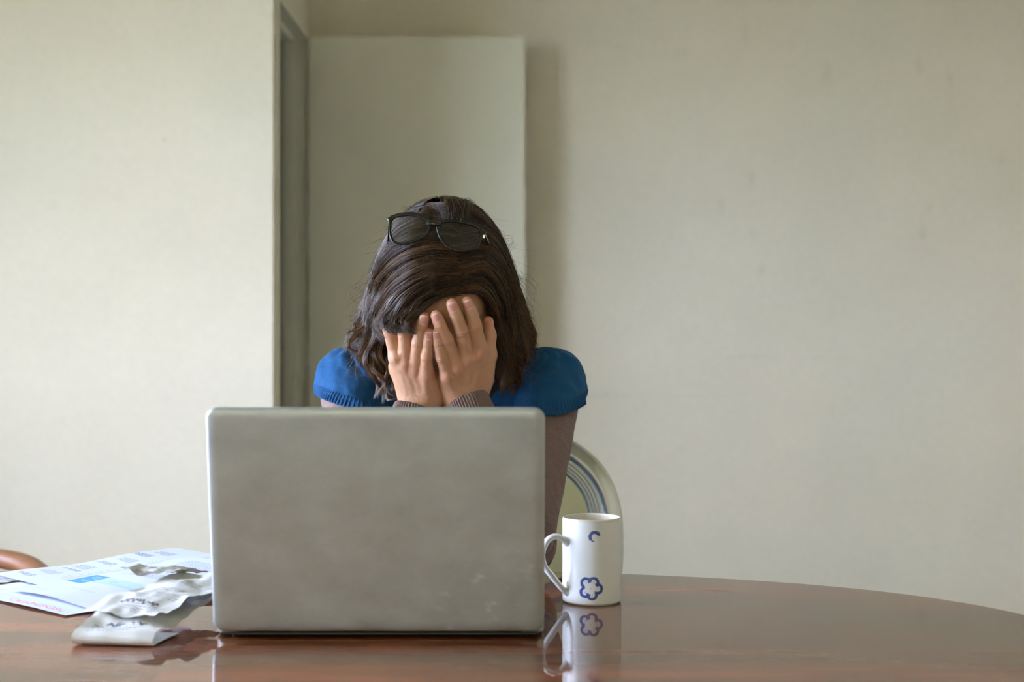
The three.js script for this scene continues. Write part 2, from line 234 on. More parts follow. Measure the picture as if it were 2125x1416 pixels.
// ------------------------------------------------------------------ mug
{
  const Z = 1.92, R = 0.0365, H = 0.1055;
  const t = thing('mug', 'white china mug with a blue flower and crescent, beside the laptop', 'mug', [(1228 - PX) / FOCAL * Z, TABLE_Y, -Z]);
  const cv = document.createElement('canvas'); cv.width = 2048; cv.height = 1024; const g = cv.getContext('2d');
  g.fillStyle = 'rgb(238,239,234)'; g.fillRect(0, 0, 2048, 1024);
  const pxPerM = 2048 / (2 * Math.PI * R), pyPerM = 1024 / H, S = Z / FOCAL;
  const brush = mulberry(5);
  // strokes of a flat brush: many short overlapping dabs, lighter towards their middle
  function dabs(points, width, ink = 1) {
    for (let i = 0; i < points.length - 1; i++) for (let k = 0; k < 10; k++) {
      const f = k / 10, x = mixn(points[i][0], points[i + 1][0], f), y = mixn(points[i][1], points[i + 1][1], f);
      for (let q = 0; q < 3; q++) { const d = (brush() - 0.5) * width; g.fillStyle = `rgba(${44 + brush() * 30},${62 + brush() * 34},${136 + brush() * 24},${0.2 * ink})`; g.beginPath(); g.ellipse(x + d * 1.1, y + (brush() - 0.5) * width, width * (0.2 + 0.25 * brush()), width * (0.2 + 0.25 * brush()), brush() * 3, 0, 7); g.fill(); }
    }
  }
  // photo offsets (pixels) on the mug's front to the unrolled print: angle from x offset
  const on = (dx, py) => [1024 + Math.asin(clamp(dx * S / R, -0.98, 0.98)) * R * pxPerM, (1 - ((1250 - py) * S) / H) * 1024];
  const F = [-5, 1213];
  const petals = [[-12, -14], [7, -15], [17, 1], [3, 16], [-14, 10]];
  for (const [dx, dy] of petals) {
    const base = Math.atan2(dy, dx), L = []; for (let k = -10; k <= 10; k++) { const a = base + k / 10 * 1.9; L.push(on(F[0] + dx * 0.78 + Math.cos(a) * 9.2, F[1] + dy * 0.78 + Math.sin(a) * 9.2)); }
    dabs(L, 21, 1.5); dabs([on(F[0] + dx * 0.75, F[1] + dy * 0.75), on(F[0] + dx * 0.95, F[1] + dy * 0.95)], 9, 0.5);
  }
  dabs([on(F[0], F[1]), on(F[0] + 1, F[1] + 1)], 8, 0.7);
  const M = []; for (let k = 0; k <= 16; k++) { const a = -0.25 - k / 16 * 4.3; M.push(on(3 + Math.cos(a) * 9.5, 1108 + Math.sin(a) * 9.5)); }
  dabs(M.slice(1, 14), 25, 1.4); dabs(M.slice(12), 14, 0.9); dabs(M.slice(0, 3), 12, 0.9);
  // tea drips below the rim and by the lower end of the handle
  g.fillStyle = 'rgba(176,158,112,0.6)'; { const [x, y] = on(-18, 1081); g.beginPath(); g.ellipse(x, 14, 20, 14, 0, 0, 7); g.fill(); } { const [x, y] = on(-52, 1208); g.fillStyle = 'rgba(170,140,80,0.7)'; g.beginPath(); g.ellipse(x, y, 16, 34, 0, 0, 7); g.fill(); }
  const map = new THREE.CanvasTexture(cv); map.colorSpace = THREE.SRGBColorSpace; map.wrapS = THREE.RepeatWrapping;
  const china = phys({ color: rgb(238, 239, 234), roughness: 0.3, clearcoat: 0.35, clearcoatRoughness: 0.14 }), printed = phys({ map, roughness: 0.34, clearcoat: 0.35, clearcoatRoughness: 0.14 }), stained = phys({ color: rgb(224, 217, 198), roughness: 0.3 });
  // outside wall carries the print; u runs round so that 0.5 faces the viewer
  const out = new THREE.CylinderGeometry(R, R, H - 0.006, 96, 1, true, Math.PI, Math.PI * 2); out.translate(0, 0.003 + (H - 0.006) / 2, 0);
  { const p = out.attributes.position, u = out.attributes.uv; for (let i = 0; i < p.count; i++) u.setXY(i, u.getX(i), p.getY(i) / H); }
  const body = mesh('mug_body', out, printed, t); body.userData.label = 'white wall with painted blue flower and crescent';
  const prof = [[R, H - 0.003], [R - 0.0003, H - 0.0012], [R - 0.0011, H], [R - 0.0021, H - 0.0004], [R - 0.0026, H - 0.002], [R - 0.0028, 0.009], [R - 0.006, 0.005], [0, 0.0045]].map(([a, b]) => new THREE.Vector2(a, b));
  const foot = [[0, 0.0012], [R - 0.006, 0.0012], [R - 0.0045, 0], [R - 0.003, 0], [R - 0.0008, 0.0014], [R, 0.003]].map(([a, b]) => new THREE.Vector2(a, b));
  mesh('mug_inside', new THREE.LatheGeometry(prof, 96), stained, t); mesh('mug_foot', new THREE.LatheGeometry(foot, 96), china, t);
  const tea = mesh('tea', new THREE.CircleGeometry(R - 0.0029, 64).rotateX(-Math.PI / 2).translate(0, 0.03, 0), phys({ color: rgb(120, 78, 40), roughness: 0.05 }), t);
  // handle: an ear of strap section springing from the left of the mug, a little towards the viewer
  const a = Math.PI + 0.47, ex = Math.cos(a), ez = -Math.sin(a);
  const hp = [[R - 0.004, 0.0735], [R + 0.006, 0.0815], [R + 0.016, 0.0842], [R + 0.027, 0.079], [R + 0.0335, 0.066], [R + 0.031, 0.05], [R + 0.021, 0.037], [R + 0.01, 0.024], [R + 0.002, 0.016], [R - 0.003, 0.0135]];
  const hc = new THREE.CatmullRomCurve3(hp.map(([r, y]) => V(r * ex, y, r * ez))), NS = 60, pos = [], idx = [], side = V(-ez, 0, ex);
  for (let i = 0; i <= NS; i++) { const f = i / NS, p = hc.getPoint(f), tn = hc.getTangent(f), nn = V().crossVectors(side, tn).normalize(); const fl = 1 + 0.45 * (smooth(0.14, 0, f) + smooth(0.86, 1, f)); for (let j = 0; j < 14; j++) { const q = j / 14 * Math.PI * 2; const v = p.clone().addScaledVector(nn, Math.cos(q) * 0.0036 * fl).addScaledVector(side, Math.sin(q) * 0.0054 * fl); pos.push(v.x, v.y, v.z); } }
  for (let i = 0; i < NS; i++) for (let j = 0; j < 14; j++) { const A = i * 14 + j, B = i * 14 + (j + 1) % 14; idx.push(A, B, A + 14, B, B + 14, A + 14); }
  const hg = new THREE.BufferGeometry(); hg.setAttribute('position', new THREE.Float32BufferAttribute(pos, 3)); hg.setIndex(idx); hg.computeVertexNormals();
  mesh('handle', hg, china, t);
}

// ------------------------------------------------------------------ modelling by distance fields
const smin = (a, b, k) => { const h = Math.max(k - Math.abs(a - b), 0) / k; return Math.min(a, b) - h * h * k * 0.25; };
const smax = (a, b, k) => -smin(-a, -b, k);
function capsule(a, b, ra, rb) {
  const dx = b.x - a.x, dy = b.y - a.y, dz = b.z - a.z, L = dx * dx + dy * dy + dz * dz || 1e-9;
  return (x, y, z) => { const px = x - a.x, py = y - a.y, pz = z - a.z; let t = (px * dx + py * dy + pz * dz) / L; t = t < 0 ? 0 : t > 1 ? 1 : t; const ex = px - dx * t, ey = py - dy * t, ez = pz - dz * t; return Math.sqrt(ex * ex + ey * ey + ez * ez) - (ra + (rb - ra) * t); };
}
function ellipsoid(c, r) { return (x, y, z) => { const a = (x - c.x) / r.x, b = (y - c.y) / r.y, d = (z - c.z) / r.z; const k0 = Math.sqrt(a * a + b * b + d * d), k1 = Math.sqrt(a * a / (r.x * r.x) + b * b / (r.y * r.y) + d * d / (r.z * r.z)); return k1 < 1e-9 ? -Math.min(r.x, r.y, r.z) : k0 * (k0 - 1) / k1; }; }
// mesh of a field's zero surface (surface nets), skipping blocks far from it
function netMesh(f, lo, hi, cell, slack = 1) {
  const B = 4, n = [0, 1, 2].map(k => Math.ceil((hi.getComponent(k) - lo.getComponent(k)) / cell / B) * B + 1), [nx, ny, nz] = n;
  const d = new Float32Array(nx * ny * nz).fill(1e3), id = (i, j, k) => (k * ny + j) * nx + i, reach = B * cell * 0.9 * slack + cell;
  const live = [];
  for (let k = 0; k < nz - 1; k += B) for (let j = 0; j < ny - 1; j += B) for (let i = 0; i < nx - 1; i += B) {
    const c = f(lo.x + (i + B / 2) * cell, lo.y + (j + B / 2) * cell, lo.z + (k + B / 2) * cell);
    if (Math.abs(c) > reach) continue; live.push([i, j, k]);
    for (let c2 = k; c2 <= k + B; c2++) for (let b = j; b <= j + B; b++) for (let a = i; a <= i + B; a++) { const q = id(a, b, c2); if (d[q] === 1e3) d[q] = f(lo.x + a * cell, lo.y + b * cell, lo.z + c2 * cell); }
  }
  const vert = new Int32Array(nx * ny * nz).fill(-1), pos = [], idx = [];
  const E = [[0, 1], [0, 2], [0, 4], [1, 3], [1, 5], [2, 3], [2, 6], [3, 7], [4, 5], [4, 6], [5, 7], [6, 7]], v = new Float32Array(8);
  for (const [bi, bj, bk] of live) for (let k = bk; k < bk + B; k++) for (let j = bj; j < bj + B; j++) for (let i = bi; i < bi + B; i++) {
    let m = 0; for (let q = 0; q < 8; q++) { v[q] = d[id(i + (q & 1), j + (q >> 1 & 1), k + (q >> 2))]; if (v[q] < 0) m |= 1 << q; }
    if (m === 0 || m === 255) continue;
    let sx = 0, sy = 0, sz = 0, c = 0;
    for (const [p, q] of E) if ((m >> p & 1) !== (m >> q & 1)) { const t = v[p] / (v[p] - v[q]); sx += (p & 1) + ((q & 1) - (p & 1)) * t; sy += (p >> 1 & 1) + ((q >> 1 & 1) - (p >> 1 & 1)) * t; sz += (p >> 2) + ((q >> 2) - (p >> 2)) * t; c++; }
    vert[id(i, j, k)] = pos.length / 3; pos.push(lo.x + (i + sx / c) * cell, lo.y + (j + sy / c) * cell, lo.z + (k + sz / c) * cell);
  }
  const quad = (a, b, c, e, flip) => { if (a < 0 || b < 0 || c < 0 || e < 0) return; if (flip) idx.push(a, c, b, b, c, e); else idx.push(a, b, c, c, b, e); };
  for (const [bi, bj, bk] of live) for (let k = bk; k < bk + B; k++) for (let j = bj; j < bj + B; j++) for (let i = bi; i < bi + B; i++) {
    const s = d[id(i, j, k)] < 0, at3 = (x, y, z) => (x < 0 || y < 0 || z < 0) ? -1 : vert[id(x, y, z)];
    if (s !== d[id(i + 1, j, k)] < 0) quad(at3(i, j - 1, k - 1), at3(i, j, k - 1), at3(i, j - 1, k), at3(i, j, k), !s);
    if (s !== d[id(i, j + 1, k)] < 0) quad(at3(i - 1, j, k - 1), at3(i, j, k - 1), at3(i - 1, j, k), at3(i, j, k), s);
    if (s !== d[id(i, j, k + 1)] < 0) quad(at3(i - 1, j - 1, k), at3(i, j - 1, k), at3(i - 1, j, k), at3(i, j, k), !s);
  }
  const nor = new Float32Array(pos.length), e = cell * 0.5;
  for (let i = 0; i < pos.length; i += 3) { const x = pos[i], y = pos[i + 1], z = pos[i + 2]; let a = f(x + e, y, z) - f(x - e, y, z), b = f(x, y + e, z) - f(x, y - e, z), c = f(x, y, z + e) - f(x, y, z - e); const l = Math.hypot(a, b, c) || 1; nor[i] = a / l; nor[i + 1] = b / l; nor[i + 2] = c / l; }
  const g = new THREE.BufferGeometry(); g.setAttribute('position', new THREE.Float32BufferAttribute(pos, 3)); g.setAttribute('normal', new THREE.BufferAttribute(nor, 3)); g.setIndex(idx); return g;
}
function paint(g, fn) { const p = g.attributes.position, c = new Float32Array(p.count * 3), q = new THREE.Color(); for (let i = 0; i < p.count; i++) { fn(p.getX(i), p.getY(i), p.getZ(i), q); c[i * 3] = q.r; c[i * 3 + 1] = q.g; c[i * 3 + 2] = q.b; } g.setAttribute('color', new THREE.BufferAttribute(c, 3)); return g; }

// ------------------------------------------------------------------ the seated woman: skeleton in the room
const person = thing('person', 'woman in blue short-sleeved cardigan hiding her face in both hands at the table', 'person');
const TILT = 40 * Math.PI / 180, HEADC = at(922, 590, 2.17), UPV = V(0, Math.cos(TILT), Math.sin(TILT)), FWD = V(0, -Math.sin(TILT), Math.cos(TILT));
const SK = { x: 0.0755, f: 0.096, u: 0.112 };
const hd = (x, f, u) => HEADC.clone().add(V(x, 0, 0)).addScaledVector(FWD, f).addScaledVector(UPV, u);
const toHead = (x, y, z) => { const dy = y - HEADC.y, dz = z - HEADC.z; return [x - HEADC.x, dy * FWD.y + dz * FWD.z, dy * UPV.y + dz * UPV.z]; };
// where a line of sight meets the skull swollen by s metres (or passes it closest)
function onHead(px, py, s) {
  const D = V((px - PX) / FOCAL, -(py - HORIZON) / FOCAL, -1), O = V(0, EYE, 0), r = [SK.x + s, SK.f + s, SK.u + s];
  const o = toHead(O.x, O.y, O.z), w = toHead(O.x + D.x, O.y + D.y, O.z + D.z), dd = w.map((c, i) => (c - o[i]) / r[i]), oo = o.map((c, i) => c / r[i]);
  const a = dd[0] ** 2 + dd[1] ** 2 + dd[2] ** 2, b = oo[0] * dd[0] + oo[1] * dd[1] + oo[2] * dd[2], c = oo[0] ** 2 + oo[1] ** 2 + oo[2] ** 2 - 1, q = b * b - a * c;
  const t = q > 0 ? (-b - Math.sqrt(q)) / a : -b / a; return O.clone().addScaledVector(D, t);
}
const J = {
  shoulder: [at(718, 797, 2.30), at(1151, 797, 2.30)], elbow: [at(778, 1133, 2.07), at(1092, 1133, 2.07)],
  wrist: [at(862, 846, 2.118), at(969, 827, 2.118)], hip: [V(-0.185, 0.52, -2.42), V(-0.005, 0.52, -2.42)], knee: [V(-0.21, 0.53, -2.0), V(0.02, 0.53, -2.0)], ankle: [V(-0.2, 0.09, -2.05), V(0.01, 0.09, -2.05)],
};
const MIDX = -0.095;

// ---- hands, joint by joint: photo pixel of each joint; depth follows the tilted face
const handDepth = (x, y) => 2.052 + (y - 625) * 0.00031 + Math.abs(x - 912) * 0.00016;
const hz = (zx, zy) => [740 + zx * 0.19069, 590 + zy * 0.19069];      // from an enlarged view of the hands
const HJ = (zx, zy, lift = 0) => { const [x, y] = hz(zx, zy); return at(x, y, handDepth(x, y) - lift); };
// each finger: tip, last joint, middle joint, knuckle, root in the palm, radii
const hands = [
  { side: 0, wrist: [[635, 1325], [700, 1335], [765, 1330]], fingers: {
    index: { p: [[352, 345, -0.030], [350, 410, -0.018], [360, 505, -0.004], [440, 800, 0.004]], r: [0.0068, 0.0078, 0.0085, 0.0105] },
    middle: { p: [[560, 330, -0.014], [542, 430, -0.006], [526, 555, 0.004], [540, 880, 0.006]], r: [0.0070, 0.0080, 0.0088, 0.0108] },
    ring: { p: [[735, 362, 0.004], [712, 470, 0.008], [672, 640, 0.011], [645, 930, 0.006]], r: [0.0068, 0.0078, 0.0085, 0.0105] },
    pinky: { p: [[790, 535, 0.012], [778, 655, 0.014], [764, 790, 0.015], [760, 985, 0.008]], r: [0.0058, 0.0066, 0.0074, 0.0098] } },
    thumb: { p: [[470, 640, -0.034], [440, 760, -0.034], [440, 930, -0.026], [560, 1150, -0.016]], r: [0.0075, 0.0092, 0.0105, 0.013] } },
  { side: 1, wrist: [[1110, 1265], [1185, 1265], [1260, 1245]], fingers: {
    index: { p: [[1208, 195, 0.0], [1252, 310, 0.004], [1290, 460, 0.007], [1350, 735, 0.004]], r: [0.0068, 0.0078, 0.0086, 0.0108] },
    middle: { p: [[1040, 220, 0.002], [1088, 345, 0.006], [1145, 515, 0.009], [1215, 830, 0.006]], r: [0.0070, 0.0080, 0.0089, 0.0110] },
    ring: { p: [[866, 342, 0.004], [908, 445, 0.007], [985, 610, 0.010], [1095, 905, 0.007]], r: [0.0066, 0.0076, 0.0084, 0.0106] },
    pinky: { p: [[872, 535, 0.010], [892, 650, 0.012], [925, 795, 0.013], [995, 1000, 0.009]], r: [0.0060, 0.0067, 0.0076, 0.0098] } },
    thumb: { p: [[1432, 405, -0.016], [1448, 560, -0.012], [1440, 770, -0.010], [1370, 1010, -0.006]], r: [0.0072, 0.0085, 0.0105, 0.0135] } },
];
const nails = [], knuckleSpots = [], tipSpots = [];
function handField(h) {
  const parts = [], palm = [], grooves = [], names = ['index', 'middle', 'ring', 'pinky'];
  const W = h.wrist.map(([a, b]) => HJ(a, b, 0.0)), roots = [W[0], W[0].clone().lerp(W[1], 0.6), W[1].clone().lerp(W[2], 0.45), W[2]];
  const order = h.side === 0 ? names : [...names].reverse();
  order.forEach((nm, i) => {
    const F = h.fingers[nm], P = F.p.map(q => HJ(...q)), r = F.r.map((q, k) => q * [1.15, 1.12, 1.09, 1.0][k]);
    const segs = [capsule(P[0], P[1], r[0], r[1]), capsule(P[1], P[2], r[1] * 0.98, r[2] * 0.97), capsule(P[2], P[3], r[2] * 0.97, r[3])];
    const swell = capsule(P[2], P[2].clone().add(V(0, 0.001, 0)), r[2] * 1.01, r[2] * 1.01), tipBall = capsule(P[0].clone().lerp(P[1], 0.25), P[0].clone().lerp(P[1], 0.35), r[0] * 1.06, r[0] * 1.06);
    const axis = P[1].clone().sub(P[3]).normalize();
    // skin folds across the middle and last joints on the back of the finger
    for (const [c, wd, am] of [[P[2], 0.0072, 0.00062], [P[1], 0.004, 0.0004]]) grooves.push({ c, axis, wd, am, r: r[2] * 1.5 });
    knuckleSpots.push([P[2], 0.011]); knuckleSpots.push([P[3].clone().add(V(0, 0, 0.008)), 0.013]); tipSpots.push([P[0], 0.012]);
    parts.push((x, y, z) => smin(Math.min(smin(segs[0](x, y, z), segs[1](x, y, z), 0.001), segs[2](x, y, z)), swell(x, y, z), 0.002));
    palm.push(capsule(P[3], roots[i], r[3] * 1.02, 0.0145));
    palm.push(capsule(P[3].clone().add(V(0, -0.001, 0.0052)), P[3].clone().lerp(roots[i], 0.14).add(V(0, 0, 0.0042)), 0.0082, 0.0072));   // knuckle
    palm.push(capsule(P[3].clone().add(V(0, 0, 0.0104)), P[3].clone().lerp(roots[i], 0.7).add(V(0, 0, 0.0122)), 0.0024, 0.0018));         // tendon
    // nail
    const dir = P[0].clone().sub(P[1]).normalize();
    nails.push({ c: P[0].clone().addScaledVector(dir, -r[0] * 0.05), dir, r: r[0], twist: 0, nm, side: h.side });
  });
  const T = h.thumb.p.map(q => HJ(...q)), tr = h.thumb.r;
  const th = [capsule(T[0], T[1], tr[0], tr[1]), capsule(T[1], T[2], tr[1], tr[2]), capsule(T[2], T[3], tr[2], tr[3]), capsule(T[3], roots[h.side === 0 ? 0 : 3], tr[3], 0.016)];
  tipSpots.push([T[0], 0.013]); knuckleSpots.push([T[1], 0.011]);
  if (h.side === 1) nails.push({ c: T[0].clone().addScaledVector(T[0].clone().sub(T[1]).normalize(), -0.003), dir: T[0].clone().sub(T[1]).normalize(), r: tr[0], twist: 1.0, nm: 'thumb', side: 1 });
  const fore = [capsule(W[0].clone().lerp(W[1], 0.45), J.elbow[h.side].clone().lerp(W[1], 0.55), 0.0185, 0.024), capsule(W[2].clone().lerp(W[1], 0.45), J.elbow[h.side].clone().lerp(W[1], 0.55), 0.0175, 0.024)];
  // outer edge of the palm below the little finger and the web at its heel
  const bulge = h.side === 0 ? capsule(HJ(800, 1060, -0.004), HJ(838, 1200, -0.004), 0.0145, 0.0155) : capsule(HJ(985, 1060, -0.004), HJ(1040, 1180, -0.004), 0.0145, 0.0150);
  const web = h.side === 1 ? capsule(HJ(1385, 860, -0.01), HJ(1350, 1080, -0.01), 0.0125, 0.0145) : capsule(HJ(445, 900, -0.008), HJ(560, 1150, -0.008), 0.0125, 0.0145);
  const all = [...palm];
  return (x, y, z) => {
    let p = 1; for (const c of all) p = smin(p, c(x, y, z), 0.0065);
    p = smin(p, bulge(x, y, z), 0.012); p = smin(p, web(x, y, z), 0.012);
    for (const c of fore) p = smin(p, c(x, y, z), 0.02);
    let t = 1; for (const c of th) t = smin(t, c(x, y, z), 0.006);
    let d = smin(p, t, 0.010); const base = p;
    for (const q of parts) d = Math.min(d, smin(base, q(x, y, z), 0.0065));
    if (d < 0.004 && d > -0.004) {
      for (const g of grooves) { const ax = x - g.c.x, ay = y - g.c.y, az = z - g.c.z, q = ax * ax + ay * ay + az * az; if (q < g.r * g.r) { const s = ax * g.axis.x + ay * g.axis.y + az * g.axis.z, lat = Math.abs(ax) / g.r; const w = Math.exp(-s * s / (g.wd * g.wd * 0.3)) * (1 - q / (g.r * g.r)); d += g.am * w * Math.cos((s + lat * lat * 0.0016) * 2 * Math.PI / 0.0030); } }
      d += 0.00022 * noise(x * 260, y * 260, z * 260);
    }
    return d;
  };
}
const skinGeos = [], handFields = [];
for (const h of hands) {
  const f = handField(h); handFields.push(f);
  const xs = h.side === 0 ? [790, 925] : [895, 1035]; const lo = at(xs[0], 880, 2.17), hi = at(xs[1], 605, 1.99);
  lo.x -= 0.012; hi.x += 0.012; skinGeos.push(netMesh(f, V(lo.x, lo.y, -2.19), V(hi.x, hi.y + 0.01, -2.0), 0.00135));
}
// ---- head and face, mostly behind the hands
const headField = (() => {
  const P = (x, f, u) => V(x, f, u), parts = [];
  const skull = ellipsoid(P(0, 0, 0.0), V(SK.x, SK.f, SK.u)), brow0 = capsule(P(-0.034, 0.076, 0.014), P(0.034, 0.076, 0.014), 0.0165, 0.0165);
  const jaw = ellipsoid(P(0, 0.022, -0.062), V(0.059, 0.062, 0.052)), chin = capsule(P(-0.012, 0.066, -0.108), P(0.012, 0.066, -0.108), 0.014, 0.014), maxilla = ellipsoid(P(0, 0.05, -0.045), V(0.045, 0.042, 0.045));
  const cheek = [-1, 1].map(s => ellipsoid(P(s * 0.042, 0.055, -0.03), V(0.024, 0.026, 0.026))), eye = [-1, 1].map(s => ellipsoid(P(s * 0.0315, 0.074, -0.004), V(0.0155, 0.014, 0.0125)));
  const nose = capsule(P(0, 0.088, 0.0), P(0, 0.101, -0.034), 0.0075, 0.0095), wing = [-1, 1].map(s => ellipsoid(P(s * 0.011, 0.09, -0.037), V(0.0075, 0.0095, 0.008)));
  const lip = [capsule(P(-0.017, 0.083, -0.066), P(0.017, 0.083, -0.066), 0.0055, 0.0055), capsule(P(-0.014, 0.082, -0.076), P(0.014, 0.082, -0.076), 0.006, 0.006)];
  const ear = [-1, 1].map(s => ellipsoid(P(s * 0.077, -0.012, -0.018), V(0.0085, 0.02, 0.031)));
  const nape = capsule(P(0, -0.03, -0.05), P(0, -0.045, -0.12), 0.052, 0.05);
  return (X, Y, Z) => {
    const [x, y, z] = toHead(X, Y, Z); let d = skull(x, y, z);
    d = smin(d, brow0(x, y, z), 0.02); d = smin(d, jaw(x, y, z), 0.03); d = smin(d, maxilla(x, y, z), 0.02); d = smin(d, chin(x, y, z), 0.025); for (const c of cheek) d = smin(d, c(x, y, z), 0.02);
    for (const s of [-1, 1]) { const q = Math.hypot(x - s * 0.031, y - 0.094, (z + 0.002)) - 0.015; d = smax(d, -q, 0.012); }
    for (const c of eye) d = smin(d, c(x, y, z), 0.004); d = smin(d, nose(x, y, z), 0.01); for (const c of wing) d = smin(d, c(x, y, z), 0.005); for (const c of lip) d = smin(d, c(x, y, z), 0.004);
    for (const c of ear) d = smin(d, c(x, y, z), 0.006); return smin(d, nape(x, y, z), 0.03);
  };
})();
skinGeos.push(netMesh(headField, V(HEADC.x - 0.1, HEADC.y - 0.2, HEADC.z - 0.13), V(HEADC.x + 0.1, HEADC.y + 0.13, HEADC.z + 0.14), 0.003));
// ---- trunk and limbs under the clothes
const NECK = V(MIDX, 1.035, -2.275);
function bodyField(grow) {
  const list = [
    [capsule(hd(0, -0.04, -0.09), NECK, 0.05 + grow * 0.3, 0.055 + grow * 0.3), 0.03],
    [capsule(V(MIDX - 0.075, 0.985, -2.325), V(MIDX + 0.075, 0.985, -2.325), 0.062 + grow, 0.062 + grow), 0.05],
    [capsule(V(MIDX - 0.07, 0.90, -2.345), V(MIDX + 0.07, 0.90, -2.345), 0.088 + grow, 0.088 + grow), 0.06],
    [capsule(V(MIDX - 0.055, 0.72, -2.40), V(MIDX + 0.055, 0.72, -2.40), 0.085 + grow, 0.085 + grow), 0.06],
    [capsule(V(MIDX - 0.075, 0.56, -2.41), V(MIDX + 0.075, 0.56, -2.41), 0.095 + grow, 0.095 + grow), 0.06],
    ...[0, 1].map(s => [capsule(V(MIDX + (s ? 1 : -1) * 0.04, 1.028, -2.30), J.shoulder[s].clone().add(V(0, 0.006, -0.005)), 0.034 + grow, 0.036 + grow), 0.04]),
  ];
  return (x, y, z) => { let d = 1; for (const [c, k] of list) d = smin(d, c(x, y, z), k); return d; };
}
const trunk = bodyField(0);
const limbs = [0, 1].flatMap(s => [capsule(J.shoulder[s], J.elbow[s], 0.026, 0.024), capsule(J.elbow[s], J.wrist[s], 0.024, 0.018), capsule(J.hip[s], J.knee[s], 0.068, 0.048), capsule(J.knee[s], J.ankle[s], 0.046, 0.03), capsule(J.ankle[s].clone().add(V(0, -0.035, -0.03)), J.ankle[s].clone().add(V(0, -0.055, 0.14)), 0.03, 0.02)]);
skinGeos.push(netMesh((x, y, z) => { let d = trunk(x, y, z); for (const c of limbs) d = smin(d, c(x, y, z), 0.02); return d; }, V(-0.45, 0.0, -2.62), V(0.26, 1.2, -1.8), 0.011));
{
  const base = new THREE.Color().setRGB(0.57, 0.30, 0.165), red = new THREE.Color().setRGB(0.60, 0.175, 0.115), pale = new THREE.Color().setRGB(0.66, 0.39, 0.235);
  const g = mergeGeometries(skinGeos);
  paint(g, (x, y, z, c) => {
    c.copy(base); let r = 0; for (const [p, s] of knuckleSpots) { const q = (x - p.x) ** 2 + (y - p.y) ** 2 + (z - p.z) ** 2; if (q < s * s * 4) r = Math.max(r, 0.42 * Math.exp(-q / (s * s * 0.5))); } for (const [p, s] of tipSpots) { const q = (x - p.x) ** 2 + (y - p.y) ** 2 + (z - p.z) ** 2; if (q < s * s * 4) r = Math.max(r, 0.72 * Math.exp(-q / (s * s * 0.7))); }
    const m = 0.5 + 0.9 * fbm(x * 45, y * 45, z * 45, 3); c.lerp(pale, clamp(m * 0.5)); c.lerp(red, clamp(r + 0.12 * noise(x * 90, y * 90, z * 90)));
  });
  const b = mesh('body', g, phys({ vertexColors: true, roughness: 0.5, sheen: 0.15, sheenRoughness: 0.4, sheenColor: rgb(255, 220, 200) }), person); b.userData.label = 'hands pressed over the face, fingers spread';
}
// nails: small arched plates on the backs of the finger ends
{
  const nm = phys({ vertexColors: true, roughness: 0.25, clearcoat: 0.5 });
  const hidden = new Set(['0index', '0middle']);
  for (const n of nails) {
    if (hidden.has(n.side + n.nm)) continue;
    let out = V(0, 0, 1).addScaledVector(n.dir, -n.dir.z).normalize(); const side0 = V().crossVectors(n.dir, out).normalize(); if (n.twist) out = out.clone().multiplyScalar(Math.cos(n.twist)).addScaledVector(side0, Math.sin(n.twist)).normalize();
    const lat = V().crossVectors(n.dir, out).normalize(), NU = 8, NV = 16, pos = [], idx = [], nc = [], w = n.r * 0.82, L = n.r * 1.75, R = n.r * 1.02;
    for (let j = 0; j <= NV; j++) for (let i = 0; i <= NU; i++) {
      const v = j / NV, u = i / NU * 2 - 1, wid = w * Math.sqrt(Math.max(0.02, 1 - Math.abs(2 * v - 0.92) ** 4 * 0.62)), a = u * wid / R * 1.05, along = -L * 0.62 + L * v, drop = v > 0.6 ? (v - 0.6) ** 2 * n.r * 1.1 : 0;
      const p = n.c.clone().addScaledVector(n.dir, along).addScaledVector(lat, Math.sin(a) * R).addScaledVector(out, Math.cos(a) * R + 0.00045 - drop); pos.push(p.x, p.y, p.z); const tip = smooth(0.84, 0.9, v), moon = smooth(0.2, 0.1, v) * (1 - u * u); nc.push(mixn(0.66, 0.80, Math.max(tip, moon * 0.5)), mixn(0.30, 0.58, Math.max(tip, moon * 0.5)), mixn(0.235, 0.44, Math.max(tip, moon * 0.5)));
    }
    for (let j = 0; j < NV; j++) for (let i = 0; i < NU; i++) { const a = j * (NU + 1) + i; idx.push(a, a + 1, a + NU + 1, a + 1, a + NU + 2, a + NU + 1); }
    const g = new THREE.BufferGeometry(); g.setAttribute('position', new THREE.Float32BufferAttribute(pos, 3)); g.setAttribute('color', new THREE.Float32BufferAttribute(nc, 3)); g.setIndex(idx); g.computeVertexNormals(); mesh('fingernail', g, nm, person);
  }
}

// ------------------------------------------------------------------ clothes
const knit = dataTexture(256, 256, (u, v) => { const a = u * 32, b = v * 32; const s = Math.abs(((a % 1) + 1) % 1 - 0.5) * 2, w = Math.sin((b + s * 0.6) * Math.PI * 2) * 0.5 + 0.5; const g = 60 + 130 * w * (0.55 + 0.45 * Math.sin(a * Math.PI * 2)) + 60 * noise(u * 60, v * 60, 2); return [g, g, g]; }, false, 1 / 0.05);
const heather = (r, g, b, seed) => dataTexture(512, 512, (u, v) => { const n = 1 + 0.16 * fbm(u * 90, v * 90, seed, 3) + 0.09 * fbm(u * 9, v * 9, seed + 3, 3) + 0.10 * noise(u * 240, v * 240, seed); return [r * n, g * n, b * n]; }, true, 1 / 0.18);
const blueKnit = phys({ map: heather(13, 82, 132, 3), roughness: 0.9, bumpMap: knit, bumpScale: 0.0006, sheen: 0.35, sheenRoughness: 0.5, sheenColor: rgb(70, 140, 190) });
const blueRib = phys({ map: heather(12, 74, 122, 9), roughness: 0.9, sheen: 0.3, sheenRoughness: 0.5, sheenColor: rgb(70, 140, 190) });
